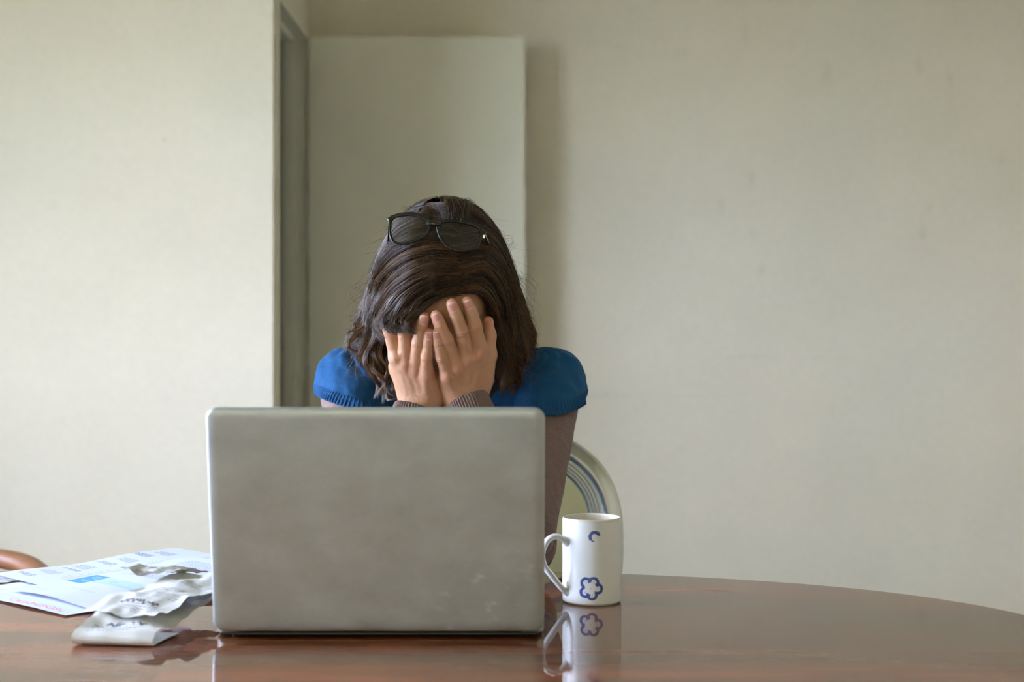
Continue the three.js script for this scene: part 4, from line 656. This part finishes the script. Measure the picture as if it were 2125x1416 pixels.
// ------------------------------------------------------------------ spectacles pushed up on the head
{
  const C = onHead(897, 468, 0.030), lean = 24 * Math.PI / 180, S = -C.z / FOCAL;
  const t = thing('eyeglasses', 'black-framed eyeglasses pushed up on top of the woman\'s hair', 'eyeglasses', [C.x, C.y, C.z]);
  const in3 = (px, py, z = 0) => { const x = (px - 897) * S, y = -(py - 468) * S / Math.cos(lean); return V(x, y * Math.cos(lean) + z * Math.sin(lean), z * Math.cos(lean) - y * Math.sin(lean)); };
  const zz = (a, b) => [690 + a * 0.2118, 390 + b * 0.2118];
  const rims = [ [[574, 345], [580, 300], [610, 274], [720, 263], [840, 280], [920, 322], [943, 360], [936, 412], [896, 466], [810, 512], [702, 532], [622, 514], [584, 455]], [[1062, 356], [1120, 336], [1210, 332], [1330, 344], [1418, 370], [1444, 410], [1436, 475], [1395, 560], [1310, 602], [1210, 600], [1120, 556], [1068, 490], [1048, 420]] ];
  const acetate = phys({ color: rgb(16, 16, 18), roughness: 0.25, clearcoat: 0.5, clearcoatRoughness: 0.1 }), lensMat = phys({ color: rgb(235, 240, 236), roughness: 0.02, transmission: 1, thickness: 0, ior: 1.55 });
  const fg = [];
  rims.forEach((r, k) => {
    const cx = r.reduce((s, q) => s + q[0], 0) / r.length, cy = r.reduce((s, q) => s + q[1], 0) / r.length;
    const bow = (a, b) => { const [x, y] = zz(a, b); return [x, y, -2.2 * ((x - 897) * S) ** 2]; };
    const c = new THREE.CatmullRomCurve3(r.map(([a, b]) => in3(...bow(a, b))), true), N = 72, P = c.getPoints(N).slice(0, N), ctr = in3(...bow(cx, cy)), nrm = V(0, Math.sin(lean), Math.cos(lean));
    const pos = [], idx = [], M = 6;
    for (let i = 0; i < N; i++) {
      const out = P[i].clone().sub(ctr); const yy = P[i].y - ctr.y; out.addScaledVector(nrm, -out.dot(nrm)).normalize(); const th = 0.0028 + 0.0026 * smooth(0.0, 0.012, yy) + ((k === 0 ? -1 : 1) * (P[i].x - ctr.x) > 0.018 ? 0.0006 : 0);
      for (const [o, z] of [[0, -0.0016], [0, 0.0012], [0.25, 0.0018], [0.8, 0.0018], [1, 0.0012], [1, -0.0016]]) { const v = P[i].clone().addScaledVector(out, o * th).addScaledVector(nrm, z); pos.push(v.x, v.y, v.z); }
    }
    for (let i = 0; i < N; i++) for (let j = 0; j < M; j++) { const a = i * M + j, b = i * M + (j + 1) % M, c2 = ((i + 1) % N) * M + j, d = ((i + 1) % N) * M + (j + 1) % M; idx.push(a, b, c2, b, d, c2); }
    const g = new THREE.BufferGeometry(); g.setAttribute('position', new THREE.Float32BufferAttribute(pos, 3)); g.setIndex(idx); g.computeVertexNormals(); fg.push(g);
    const lp = [ctr.x, ctr.y, ctr.z], li = [], dome = ctr.clone().addScaledVector(nrm, 0.0008); lp[0] = dome.x; lp[1] = dome.y; lp[2] = dome.z; for (const p of P) lp.push(p.x, p.y, p.z); for (let i = 0; i < N; i++) li.push(0, 1 + i, 1 + (i + 1) % N);
    const lg = new THREE.BufferGeometry(); lg.setAttribute('position', new THREE.Float32BufferAttribute(lp, 3)); lg.setIndex(li); lg.computeVertexNormals(); mesh('lens', lg, lensMat, t).userData.label = 'clear lens';
  });
  const bz = (x, y, z = 0) => in3(x, y, z - ((x - 897) * S) ** 2 * 2.2);
  fg.push(tube([bz(888, 462), bz(895, 465, 0.0012), bz(903, 466, 0.0012), bz(914, 466)], 0.0038, 20, 10));
  fg.push(tube([bz(810, 455), bz(806, 450), bz(806, 446, -0.002)], 0.0026, 10, 8)); fg.push(tube([bz(994, 474), bz(1002, 473), bz(1005, 476, -0.003)], 0.0026, 10, 8));
  mesh('frame_front', merge(fg.map(g => boxUV(g))), acetate, t);
  const local = v => v.clone().sub(C), templ = (p, q, r2) => { const c = new THREE.CatmullRomCurve3([p, p.clone().lerp(q, 0.5).add(V(r2, 0, 0)), q, q.clone().add(V(-r2 * 1.5, -0.02, -0.022))]), N = 30, pos = [], idx = []; for (let i = 0; i <= N; i++) { const v = c.getPoint(i / N), tn = c.getTangent(i / N), sd = V().crossVectors(tn, V(1, 0, 0)).normalize(); for (const [a, b] of [[0.0011, 0.002], [0.0011, -0.002], [-0.0011, -0.002], [-0.0011, 0.002]]) { const w = v.clone().addScaledVector(sd, b).add(V(a, 0, 0)); pos.push(w.x, w.y, w.z); } } for (let i = 0; i < N; i++) for (let j = 0; j < 4; j++) { const a = i * 4 + j, b = i * 4 + (j + 1) % 4; idx.push(a, b, a + 4, b, b + 4, a + 4); } const g = new THREE.BufferGeometry(); g.setAttribute('position', new THREE.Float32BufferAttribute(pos, 3)); g.setIndex(idx); const m = g.toNonIndexed(); m.computeVertexNormals(); return m; };
  mesh('temple', templ(bz(806, 447, -0.002), local(hd(-0.080, -0.02, 0.0)), -0.001), acetate, t); mesh('temple', templ(bz(1005, 477, -0.003), local(hd(0.080, -0.02, 0.0)), 0.001), acetate, t);
  const steel = std({ color: rgb(190, 185, 165), metalness: 1, roughness: 0.25 });
  for (const p of [bz(807, 455, -0.004), bz(1004, 480, -0.005)]) mesh('hinge', new THREE.BoxGeometry(0.0022, 0.005, 0.004).translate(p.x, p.y, p.z), steel, t);
}

// ------------------------------------------------------------------ chairs
{
  const Z = 2.62, t = thing('dining_chair', 'silver-framed chair with oval padded cream back behind the woman', 'chair', [-0.06, 0, -Z]);
  const silver = phys({ color: new THREE.Color().setRGB(0.62, 0.62, 0.54), metalness: 0.95, roughness: 0.24, bumpMap: grainBump, bumpScale: 0.0005 }), cream = phys({ color: new THREE.Color().setRGB(0.62, 0.56, 0.28), roughness: 0.8, sheen: 0.2, bumpMap: knit, bumpScale: 0.0003 });
  const back = new THREE.Group(); back.name = 'backrest'; back.position.set(0, 0.727, 0); back.rotation.x = -0.1; t.add(back);
  const N = 160, cur = []; for (let i = 0; i < N; i++) cur.push(superellipse(0.25 - 0.029, 0.201 - 0.029, 2.7, i / N * Math.PI * 2));
  mesh('back_frame', boxUV(sweepClosed(cur, [[-0.029, -0.012], [-0.029, 0.004], [-0.0275, 0.0065], [-0.0255, 0.0055], [-0.0245, 0.0078], [-0.0225, 0.0088], [-0.0205, 0.0072], [-0.0195, 0.0098], [-0.0175, 0.0108], [-0.0155, 0.0092], [-0.0145, 0.0115], [-0.0125, 0.0125], [-0.0105, 0.0108], [-0.0085, 0.0128], [-0.004, 0.0188], [0.001, 0.0218], [0.006, 0.0225], [0.011, 0.0212], [0.016, 0.017], [0.0195, 0.010], [0.0225, 0.008], [0.026, 0.0], [0.029, -0.008], [0.026, -0.016], [0.0, -0.02]])), silver, back).userData.label = 'moulded silver rim of the oval back';
  const pad = (a, b, h) => { const pos = [0, 0, h], idx = [], R = 10, M = 80; for (let r = 1; r <= R; r++) for (let i = 0; i < M; i++) { const [x, y] = superellipse(a, b, 2.7, i / M * Math.PI * 2), f = r / R; pos.push(x * f, y * f, h * (1 - f ** 4)); } for (let i = 0; i < M; i++) { idx.push(0, 1 + i, 1 + (i + 1) % M); for (let r = 0; r < R - 1; r++) { const A = 1 + r * M + i, B = 1 + r * M + (i + 1) % M; idx.push(A, A + M, B, B, A + M, B + M); } } const g = new THREE.BufferGeometry(); g.setAttribute('position', new THREE.Float32BufferAttribute(pos, 3)); g.setIndex(idx); g.computeVertexNormals(); return boxUV(g); };
  mesh('back_pad', pad(0.195, 0.146, 0.02), cream, back); mesh('back_pad', pad(0.195, 0.146, 0.008).rotateY(Math.PI).translate(0, 0, -0.008), cream, back);
  mesh('seat_rail', box(-0.24, 0.24, 0.36, 0.42, 0.44, 0.01, 0.012), silver, t); mesh('seat', box(-0.235, 0.235, 0.415, 0.465, 0.445, 0.015, 0.022), cream, t);
  const leg = (x, z) => new THREE.LatheGeometry([[0.008, 0], [0.013, 0.004], [0.012, 0.03], [0.016, 0.1], [0.02, 0.25], [0.022, 0.3], [0.026, 0.305], [0.026, 0.312], [0.021, 0.318], [0.023, 0.34], [0.024, 0.38]].map(([a, b]) => new THREE.Vector2(a, b)), 20).translate(x, 0, z);
  for (const [x, z] of [[-0.21, 0.415], [0.21, 0.415], [-0.2, 0.03], [0.2, 0.03]]) mesh('leg', leg(x, z), silver, t);
  for (const s of [-1, 1]) mesh('back_post', tube([V(s * 0.19, 0.38, 0.025), V(s * 0.18, 0.48, 0.02), V(s * 0.155, 0.56, 0.012)], 0.015, 12, 10), silver, t);
}
{
  const t = thing('armchair', 'brown wooden chair with curved arm rail beyond the papers', 'chair', [-1.08, -0.0, -2.72]);
  const oak = phys({ map: dataTexture(256, 256, (u, v) => { const g = 1 + 0.3 * fbm(u * 4, v * 50, 6, 4); return [124 * g, 78 * g, 44 * g]; }, true, 4), roughness: 0.55, clearcoat: 0.15, clearcoatRoughness: 0.3 });
  // bow-shaped arm rail, its end rolling downwards
  const sweepRail = (pts, w, h) => { const c = new THREE.CatmullRomCurve3(pts), N = 48, M = 12, pos = [], idx = []; for (let i = 0; i <= N; i++) { const f = i / N, p = c.getPoint(f), tn = c.getTangent(f), sd = V().crossVectors(tn, V(0, 1, 0)).normalize(), up = V().crossVectors(sd, tn).normalize(), e = 0.25 + 0.75 * Math.min(1, 6 * Math.min(f, 1 - f) + 0.15); for (let j = 0; j < M; j++) { const a = j / M * Math.PI * 2, v = p.clone().addScaledVector(sd, Math.cos(a) * w * e).addScaledVector(up, Math.sin(a) * h * e); pos.push(v.x, v.y, v.z); } } for (let i = 0; i < N; i++) for (let j = 0; j < M; j++) { const a = i * M + j, b = i * M + (j + 1) % M; idx.push(a, b, a + M, b, b + M, a + M); } const g = new THREE.BufferGeometry(); g.setAttribute('position', new THREE.Float32BufferAttribute(pos, 3)); g.setIndex(idx); g.computeVertexNormals(); return boxUV(g); };
  mesh('arm_rail', sweepRail([V(0.292, 0.600, 0.17), V(0.28, 0.622, 0.1), V(0.25, 0.642, -0.02), V(0.16, 0.658, -0.13), V(0, 0.664, -0.17), V(-0.16, 0.658, -0.13), V(-0.25, 0.642, -0.02), V(-0.28, 0.622, 0.1), V(-0.292, 0.600, 0.17)], 0.022, 0.018), oak, t);
  mesh('seat', box(-0.24, 0.24, 0.42, 0.455, -0.22, 0.22, 0.016), oak, t);
  for (const [x, z] of [[-0.2, -0.18], [0.2, -0.18], [-0.2, 0.18], [0.2, 0.18]]) mesh('leg', tube([V(x, 0.43, z), V(x * 1.08, 0.2, z * 1.08), V(x * 1.18, 0.004, z * 1.18)], 0.018, 12, 10), oak, t);
  for (const [x, y, z] of [[0.28, 0.612, 0.12], [0.235, 0.637, -0.06], [0.11, 0.647, -0.15], [0, 0.652, -0.17], [-0.11, 0.647, -0.15], [-0.235, 0.637, -0.06], [-0.28, 0.612, 0.12]]) mesh('spindle', tube([V(x * 0.82, 0.44, z), V(x * 0.9, 0.56, z), V(x, y, z)], 0.009, 10, 8), oak, t);
}

// ------------------------------------------------------------------ papers on the table
const PAPER_FAMILY = 'letters and bills spread beside the laptop';
function printed(w, h, draw) { const c = document.createElement('canvas'); c.width = w; c.height = h; const g = c.getContext('2d'); g.fillStyle = 'rgb(214,221,236)'; g.fillRect(0, 0, w, h); draw(g, w, h); const t = new THREE.CanvasTexture(c); t.colorSpace = THREE.SRGBColorSpace; return t; }
const pen = mulberry(77);
// rows of tiny unreadable print
function lines(g, x, y, w, rows, step, ink, thick = 3, fill = 1) { g.fillStyle = ink; for (let r = 0; r < rows; r++) { let q = x; const end = x + w * (r === rows - 1 ? 0.5 : fill * (0.85 + 0.15 * pen())); while (q < end) { const l = 6 + pen() * 26; g.fillRect(q, y + r * step, Math.min(l, end - q), thick); q += l + 6; } } }
function scrawl(g, x, y, w, h, ink, n, wide = 4) { g.strokeStyle = ink; g.lineWidth = wide; g.beginPath(); g.moveTo(x, y); for (let i = 1; i <= n; i++) g.quadraticCurveTo(x + w * (i - 0.7) / n, y + (pen() - 0.5) * h * 2.4, x + w * i / n, y + (pen() - 0.5) * h); g.stroke(); }
// a sheet lying on the table: corner, unit direction of its short side and of its long side (x, depth), size, lift over the sheet
function sheetGeometry(corner, along, up, w, h, lift, nu = 24, nv = 34) {
  const pos = [], uv = [], idx = [];
  for (let j = 0; j <= nv; j++) for (let i = 0; i <= nu; i++) { const u = i / nu, v = j / nv; pos.push(corner[0] + along[0] * u * w + up[0] * v * h, TABLE_Y + lift(u, v), -(corner[1] + along[1] * u * w + up[1] * v * h)); uv.push(u, v); }
  const n = nu + 1; for (let j = 0; j < nv; j++) for (let i = 0; i < nu; i++) { const a = j * n + i; idx.push(a, a + n, a + 1, a + 1, a + n, a + n + 1); }
  const g = new THREE.BufferGeometry(); g.setAttribute('position', new THREE.Float32BufferAttribute(pos, 3)); g.setAttribute('uv', new THREE.Float32BufferAttribute(uv, 2)); g.setIndex(idx); g.computeVertexNormals(); return g;
}
function paperMat(map, rough = 0.75) { return phys({ map, roughness: rough, side: THREE.DoubleSide }); }
const spot = (px, py) => { const d = (EYE - TABLE_Y) * FOCAL / (py - HORIZON); return [(px - PX) / FOCAL * d, d]; };
const unit = (a, b) => { const x = b[0] - a[0], z = b[1] - a[1], l = Math.hypot(x, z); return [x / l, z / l]; };
{
  // u runs from the corner nearest the viewer along the short side (leftwards), v along the long side (away to the right)
  const B1 = spot(206, 1279), S1 = unit(B1, spot(2, 1229)), L1 = [-S1[1] * -1, -S1[0]]; const long1 = [Math.abs(L1[0]), Math.abs(L1[1])];
  const letter = printed(840, 1188, (g, w, h) => {
    // canvas: x along the short side from the near corner, y down = from the far end
    const Y = v => (1 - v) * h;
    const X = u => u * w;
    g.fillStyle = 'rgb(88,160,222)'; g.fillRect(X(0.82), Y(0.42), X(0.16), 0.15 * h); lines(g, X(0.845), Y(0.40), X(0.1), 5, 11, 'rgba(225,240,252,0.85)', 4); lines(g, X(0.845), Y(0.33), X(0.1), 3, 11, 'rgba(225,240,252,0.85)', 4);
    g.fillStyle = 'rgb(190,217,236)'; g.fillRect(X(0.36), Y(0.41), X(0.45), 0.10 * h); lines(g, X(0.62), Y(0.37), X(0.1), 3, 10, 'rgba(90,130,180,0.7)', 3); lines(g, X(0.4), Y(0.335), X(0.35), 2, 10, 'rgba(90,130,180,0.55)', 3);
    g.fillStyle = 'rgba(232,214,220,0.75)'; g.fillRect(X(0.02), Y(0.96), X(0.21), 0.93 * h);
    lines(g, X(0.40), Y(0.585), X(0.5), 11, 9, 'rgba(74,84,118,0.6)', 3); lines(g, X(0.42), Y(0.86), X(0.5), 12, 9, 'rgba(74,84,118,0.6)', 3); lines(g, X(0.5), Y(0.95), X(0.42), 4, 11, 'rgba(74,84,118,0.6)', 4); lines(g, X(0.75), Y(0.68), X(0.18), 4, 10, 'rgba(60,70,100,0.65)', 3);
    for (let k = 0; k < 9; k++) lines(g, X(0.04), Y(0.92 - k * 0.1), X(0.17), 3, 12, 'rgba(200,140,146,0.6)', 3);
    lines(g, X(0.45), Y(0.18), X(0.3), 2, 12, 'rgba(90,110,160,0.4)', 3); lines(g, X(0.75), Y(0.1), X(0.2), 3, 11, 'rgba(90,110,160,0.4)', 3); scrawl(g, X(0.3), Y(0.75), X(0.12), 30, 'rgba(70,80,120,0.5)', 14, 3);
    g.save();
    g.restore();
  });
  tag(mesh('letter', sheetGeometry(B1, S1, long1, 0.215, 0.30, (u, v) => 0.0058 + 0.0035 * Math.exp(-((u - 0.55) ** 2) / 0.08) * (1 - v) + 0.011 * v * v + 0.003 * Math.sin(v * 7 + u * 2) ** 2 * v), paperMat(letter)), 'white printed letter with a blue box, topmost of the papers', 'letter', PAPER_FAMILY);
  const B2 = spot(136, 1281), S2 = unit(B2, spot(-70, 1234));
  const bill = printed(840, 1188, (g, w, h) => { g.save(); for (let k = 0; k < 3; k++) scrawl(g, 0.1 * w + k * 30, (0.965 - k * 0.012) * h, 0.55 * w, 20, 'rgba(226,110,112,0.75)', 26, 5); g.restore(); lines(g, 0.6 * w, 0.9 * h, 0.3 * w, 3, 16, 'rgba(120,140,180,0.5)'); lines(g, 0.1 * w, 0.3 * h, 0.8 * w, 12, 22, 'rgba(80,90,120,0.5)'); });
  tag(mesh('bill', sheetGeometry(B2, S2, [Math.abs(S2[1]), Math.abs(S2[0])], 0.21, 0.295, (u, v) => 0.0018 + 0.0009 * Math.sin(u * 4) ** 2), paperMat(bill)), 'white sheet with red handwriting showing under the letter', 'bill', PAPER_FAMILY);
  const B3 = spot(182, 1238), S3 = unit(spot(310, 1176), spot(262, 1169)), U3 = unit(B3, spot(330, 1176));
  const statement = printed(840, 1188, (g, w, h) => { for (const [v, r, t] of [[0.12, 4, 6], [0.24, 6, 4], [0.34, 3, 7], [0.44, 7, 4], [0.55, 4, 6], [0.66, 6, 4], [0.78, 5, 7], [0.88, 6, 5]]) lines(g, (0.7 + 0.04 * (r % 3)) * w, (1 - v) * h, 0.22 * w, r, 13, 'rgba(38,42,60,0.8)', t); lines(g, 0.06 * w, 0.2 * h, 0.55 * w, 40, 20, 'rgba(70,75,95,0.55)', 4); });
  tag(mesh('statement', sheetGeometry([B3[0] - 0.02, B3[1]], [-long1[1], long1[0]], long1, 0.2, 0.29, (u, v) => 0.0036 + 0.006 * v * v + 0.003 * Math.sin(v * 5 + 1) ** 2 * u), paperMat(statement)), 'white printed statement with dark headings under the far edge of the letter', 'statement', PAPER_FAMILY);
  // window envelope: a paper pocket with a glossy film pane
  const E0 = spot(20, 1233), env = thing('envelope', 'white window envelope with shiny film pane under the papers', 'envelope'); env.userData.group = PAPER_FAMILY;
  const eg = sheetGeometry([E0[0] - 0.06, E0[1] - 0.02], [-0.75, 0.66], [0.66, 0.75], 0.11, 0.21, (u, v) => 0.0006 + 0.0012 * Math.sin(v * 6) ** 2 * u, 10, 30); mesh('pocket', eg, phys({ color: rgb(226, 230, 238), roughness: 0.7, side: THREE.DoubleSide }), env);
  mesh('film_pane', sheetGeometry([E0[0] - 0.065, E0[1] + 0.03], [-0.75, 0.66], [0.66, 0.75], 0.06, 0.1, (u, v) => 0.0024 + 0.0012 * noise(u * 5, v * 9, 2), 12, 20), phys({ color: rgb(220, 226, 232), roughness: 0.08, clearcoat: 1, side: THREE.DoubleSide }), env);
}
// till receipts: a strip folded back on itself, with two crumpled slips lying over it
{
  const GROUP = 'crumpled till receipts beside the laptop';
  const slip = (seed, dense) => printed(512, 1024, (g, w, h) => { g.fillStyle = dense ? 'rgb(214,214,208)' : 'rgb(228,229,226)'; g.fillRect(0, 0, w, h); for (let b = 0; b < 5; b++) lines(g, 0.12 * w, (0.06 + b * 0.19) * h, 0.7 * w, 4 + b % 3, 24, `rgba(70,72,92,${dense ? 0.55 : 0.4})`, 8, 0.9); scrawl(g, 0.25 * w, 0.8 * h, 0.5 * w, 30, 'rgba(60,62,84,0.7)', 16, 12); });
  const crumple = (x, z, k) => 0.004 * noise(x * 32, z * 32, k) + 0.002 * noise(x * 80, z * 80, k);
  const A = spot(150, 1343), Bp = spot(302, 1347), along = unit(A, Bp), back = [0.20, 0.98], W = 0.088, R0 = 0.0062;
  { // folded strip: lower leaf, round fold towards the viewer, upper leaf rising to the far end
    const NV = 70, NU = 18, pos = [], uv = [], idx = []; const L = 0.21;
    for (let j = 0; j <= NV; j++) for (let i = 0; i <= NU; i++) {
      const f = j / NV, u = i / NU; let s, y; const arc = 0.12, R = R0 * (1.25 - 0.55 * u + 0.25 * noise(u * 3, 1, 6)), wob = crumple(u * 0.09, f * 0.4, 3);
      if (f < 0.42) { s = (1 - f / 0.42) * L * 0.32; y = 0.0008 + 0.0012 * (0.5 + 0.5 * Math.sin(s * 50)); } else if (f < 0.42 + arc) { const a = (f - 0.42) / arc * Math.PI; s = -Math.sin(a) * R * 1.25; y = R * (1 - Math.cos(a)) + 0.0008; } else { const g = (f - 0.42 - arc) / (0.58 - arc); s = g * L; y = 2 * R * (1 - 0.45 * u * 0) + 0.0008 + 0.018 * g + 0.004 * Math.sin(g * 5 + u * 1.5) + wob * smooth(0, 0.12, g) * 2.0; }
      s += 0.012 * u * (f > 0.5 ? 1 : 0) * (f - 0.5);
      pos.push(A[0] + along[0] * u * W + back[0] * s, TABLE_Y + Math.max(0.0006, y), -(A[1] + 0.012 + along[1] * u * W + back[1] * s)); uv.push(u, f * 2 % 1);
    }
    const n = NU + 1; for (let j = 0; j < NV; j++) for (let i = 0; i < NU; i++) { const a = j * n + i; idx.push(a, a + 1, a + n, a + 1, a + n + 1, a + n); }
    const g = new THREE.BufferGeometry(); g.setAttribute('position', new THREE.Float32BufferAttribute(pos, 3)); g.setAttribute('uv', new THREE.Float32BufferAttribute(uv, 2)); g.setIndex(idx); g.computeVertexNormals();
    tag(mesh('receipt', g, paperMat(slip(1, false), 0.6)), 'long white receipt folded back on itself near the laptop corner', 'receipt', GROUP);
  }
  const tip = spot(150, 1345);
  const g2 = sheetGeometry([tip[0] - 0.012 + 0.092, tip[1] + 0.035], [-0.93, 0.35], [0.35, 0.93], 0.094, 0.20, (u, v) => 0.0250 + 0.017 * v + 0.003 * Math.sin(v * 5) + 0.004 * u * (1 - v) + 0.007 * noise(u * 2.2, v * 4.5, 8) + 0.003 * noise(u * 7, v * 13, 5), 22, 44);
  tag(mesh('receipt', g2, paperMat(slip(2, false), 0.6)), 'creased white receipt lying on the folded one', 'receipt', GROUP);
  const c3 = spot(300, 1290);
  const g3 = sheetGeometry([c3[0], c3[1] + 0.04], [-0.86, 0.5], [0.5, 0.86], 0.06, 0.10, (u, v) => 0.050 + 0.008 * noise(u * 2.4, v * 3.5, 14) + 0.003 * noise(u * 7, v * 9, 5) - 0.012 * v, 18, 26);
  tag(mesh('receipt', g3, paperMat(slip(3, true), 0.65)), 'small grey receipt with dense print, topmost of the slips', 'receipt', GROUP);
}
renderer.render(scene, camera);
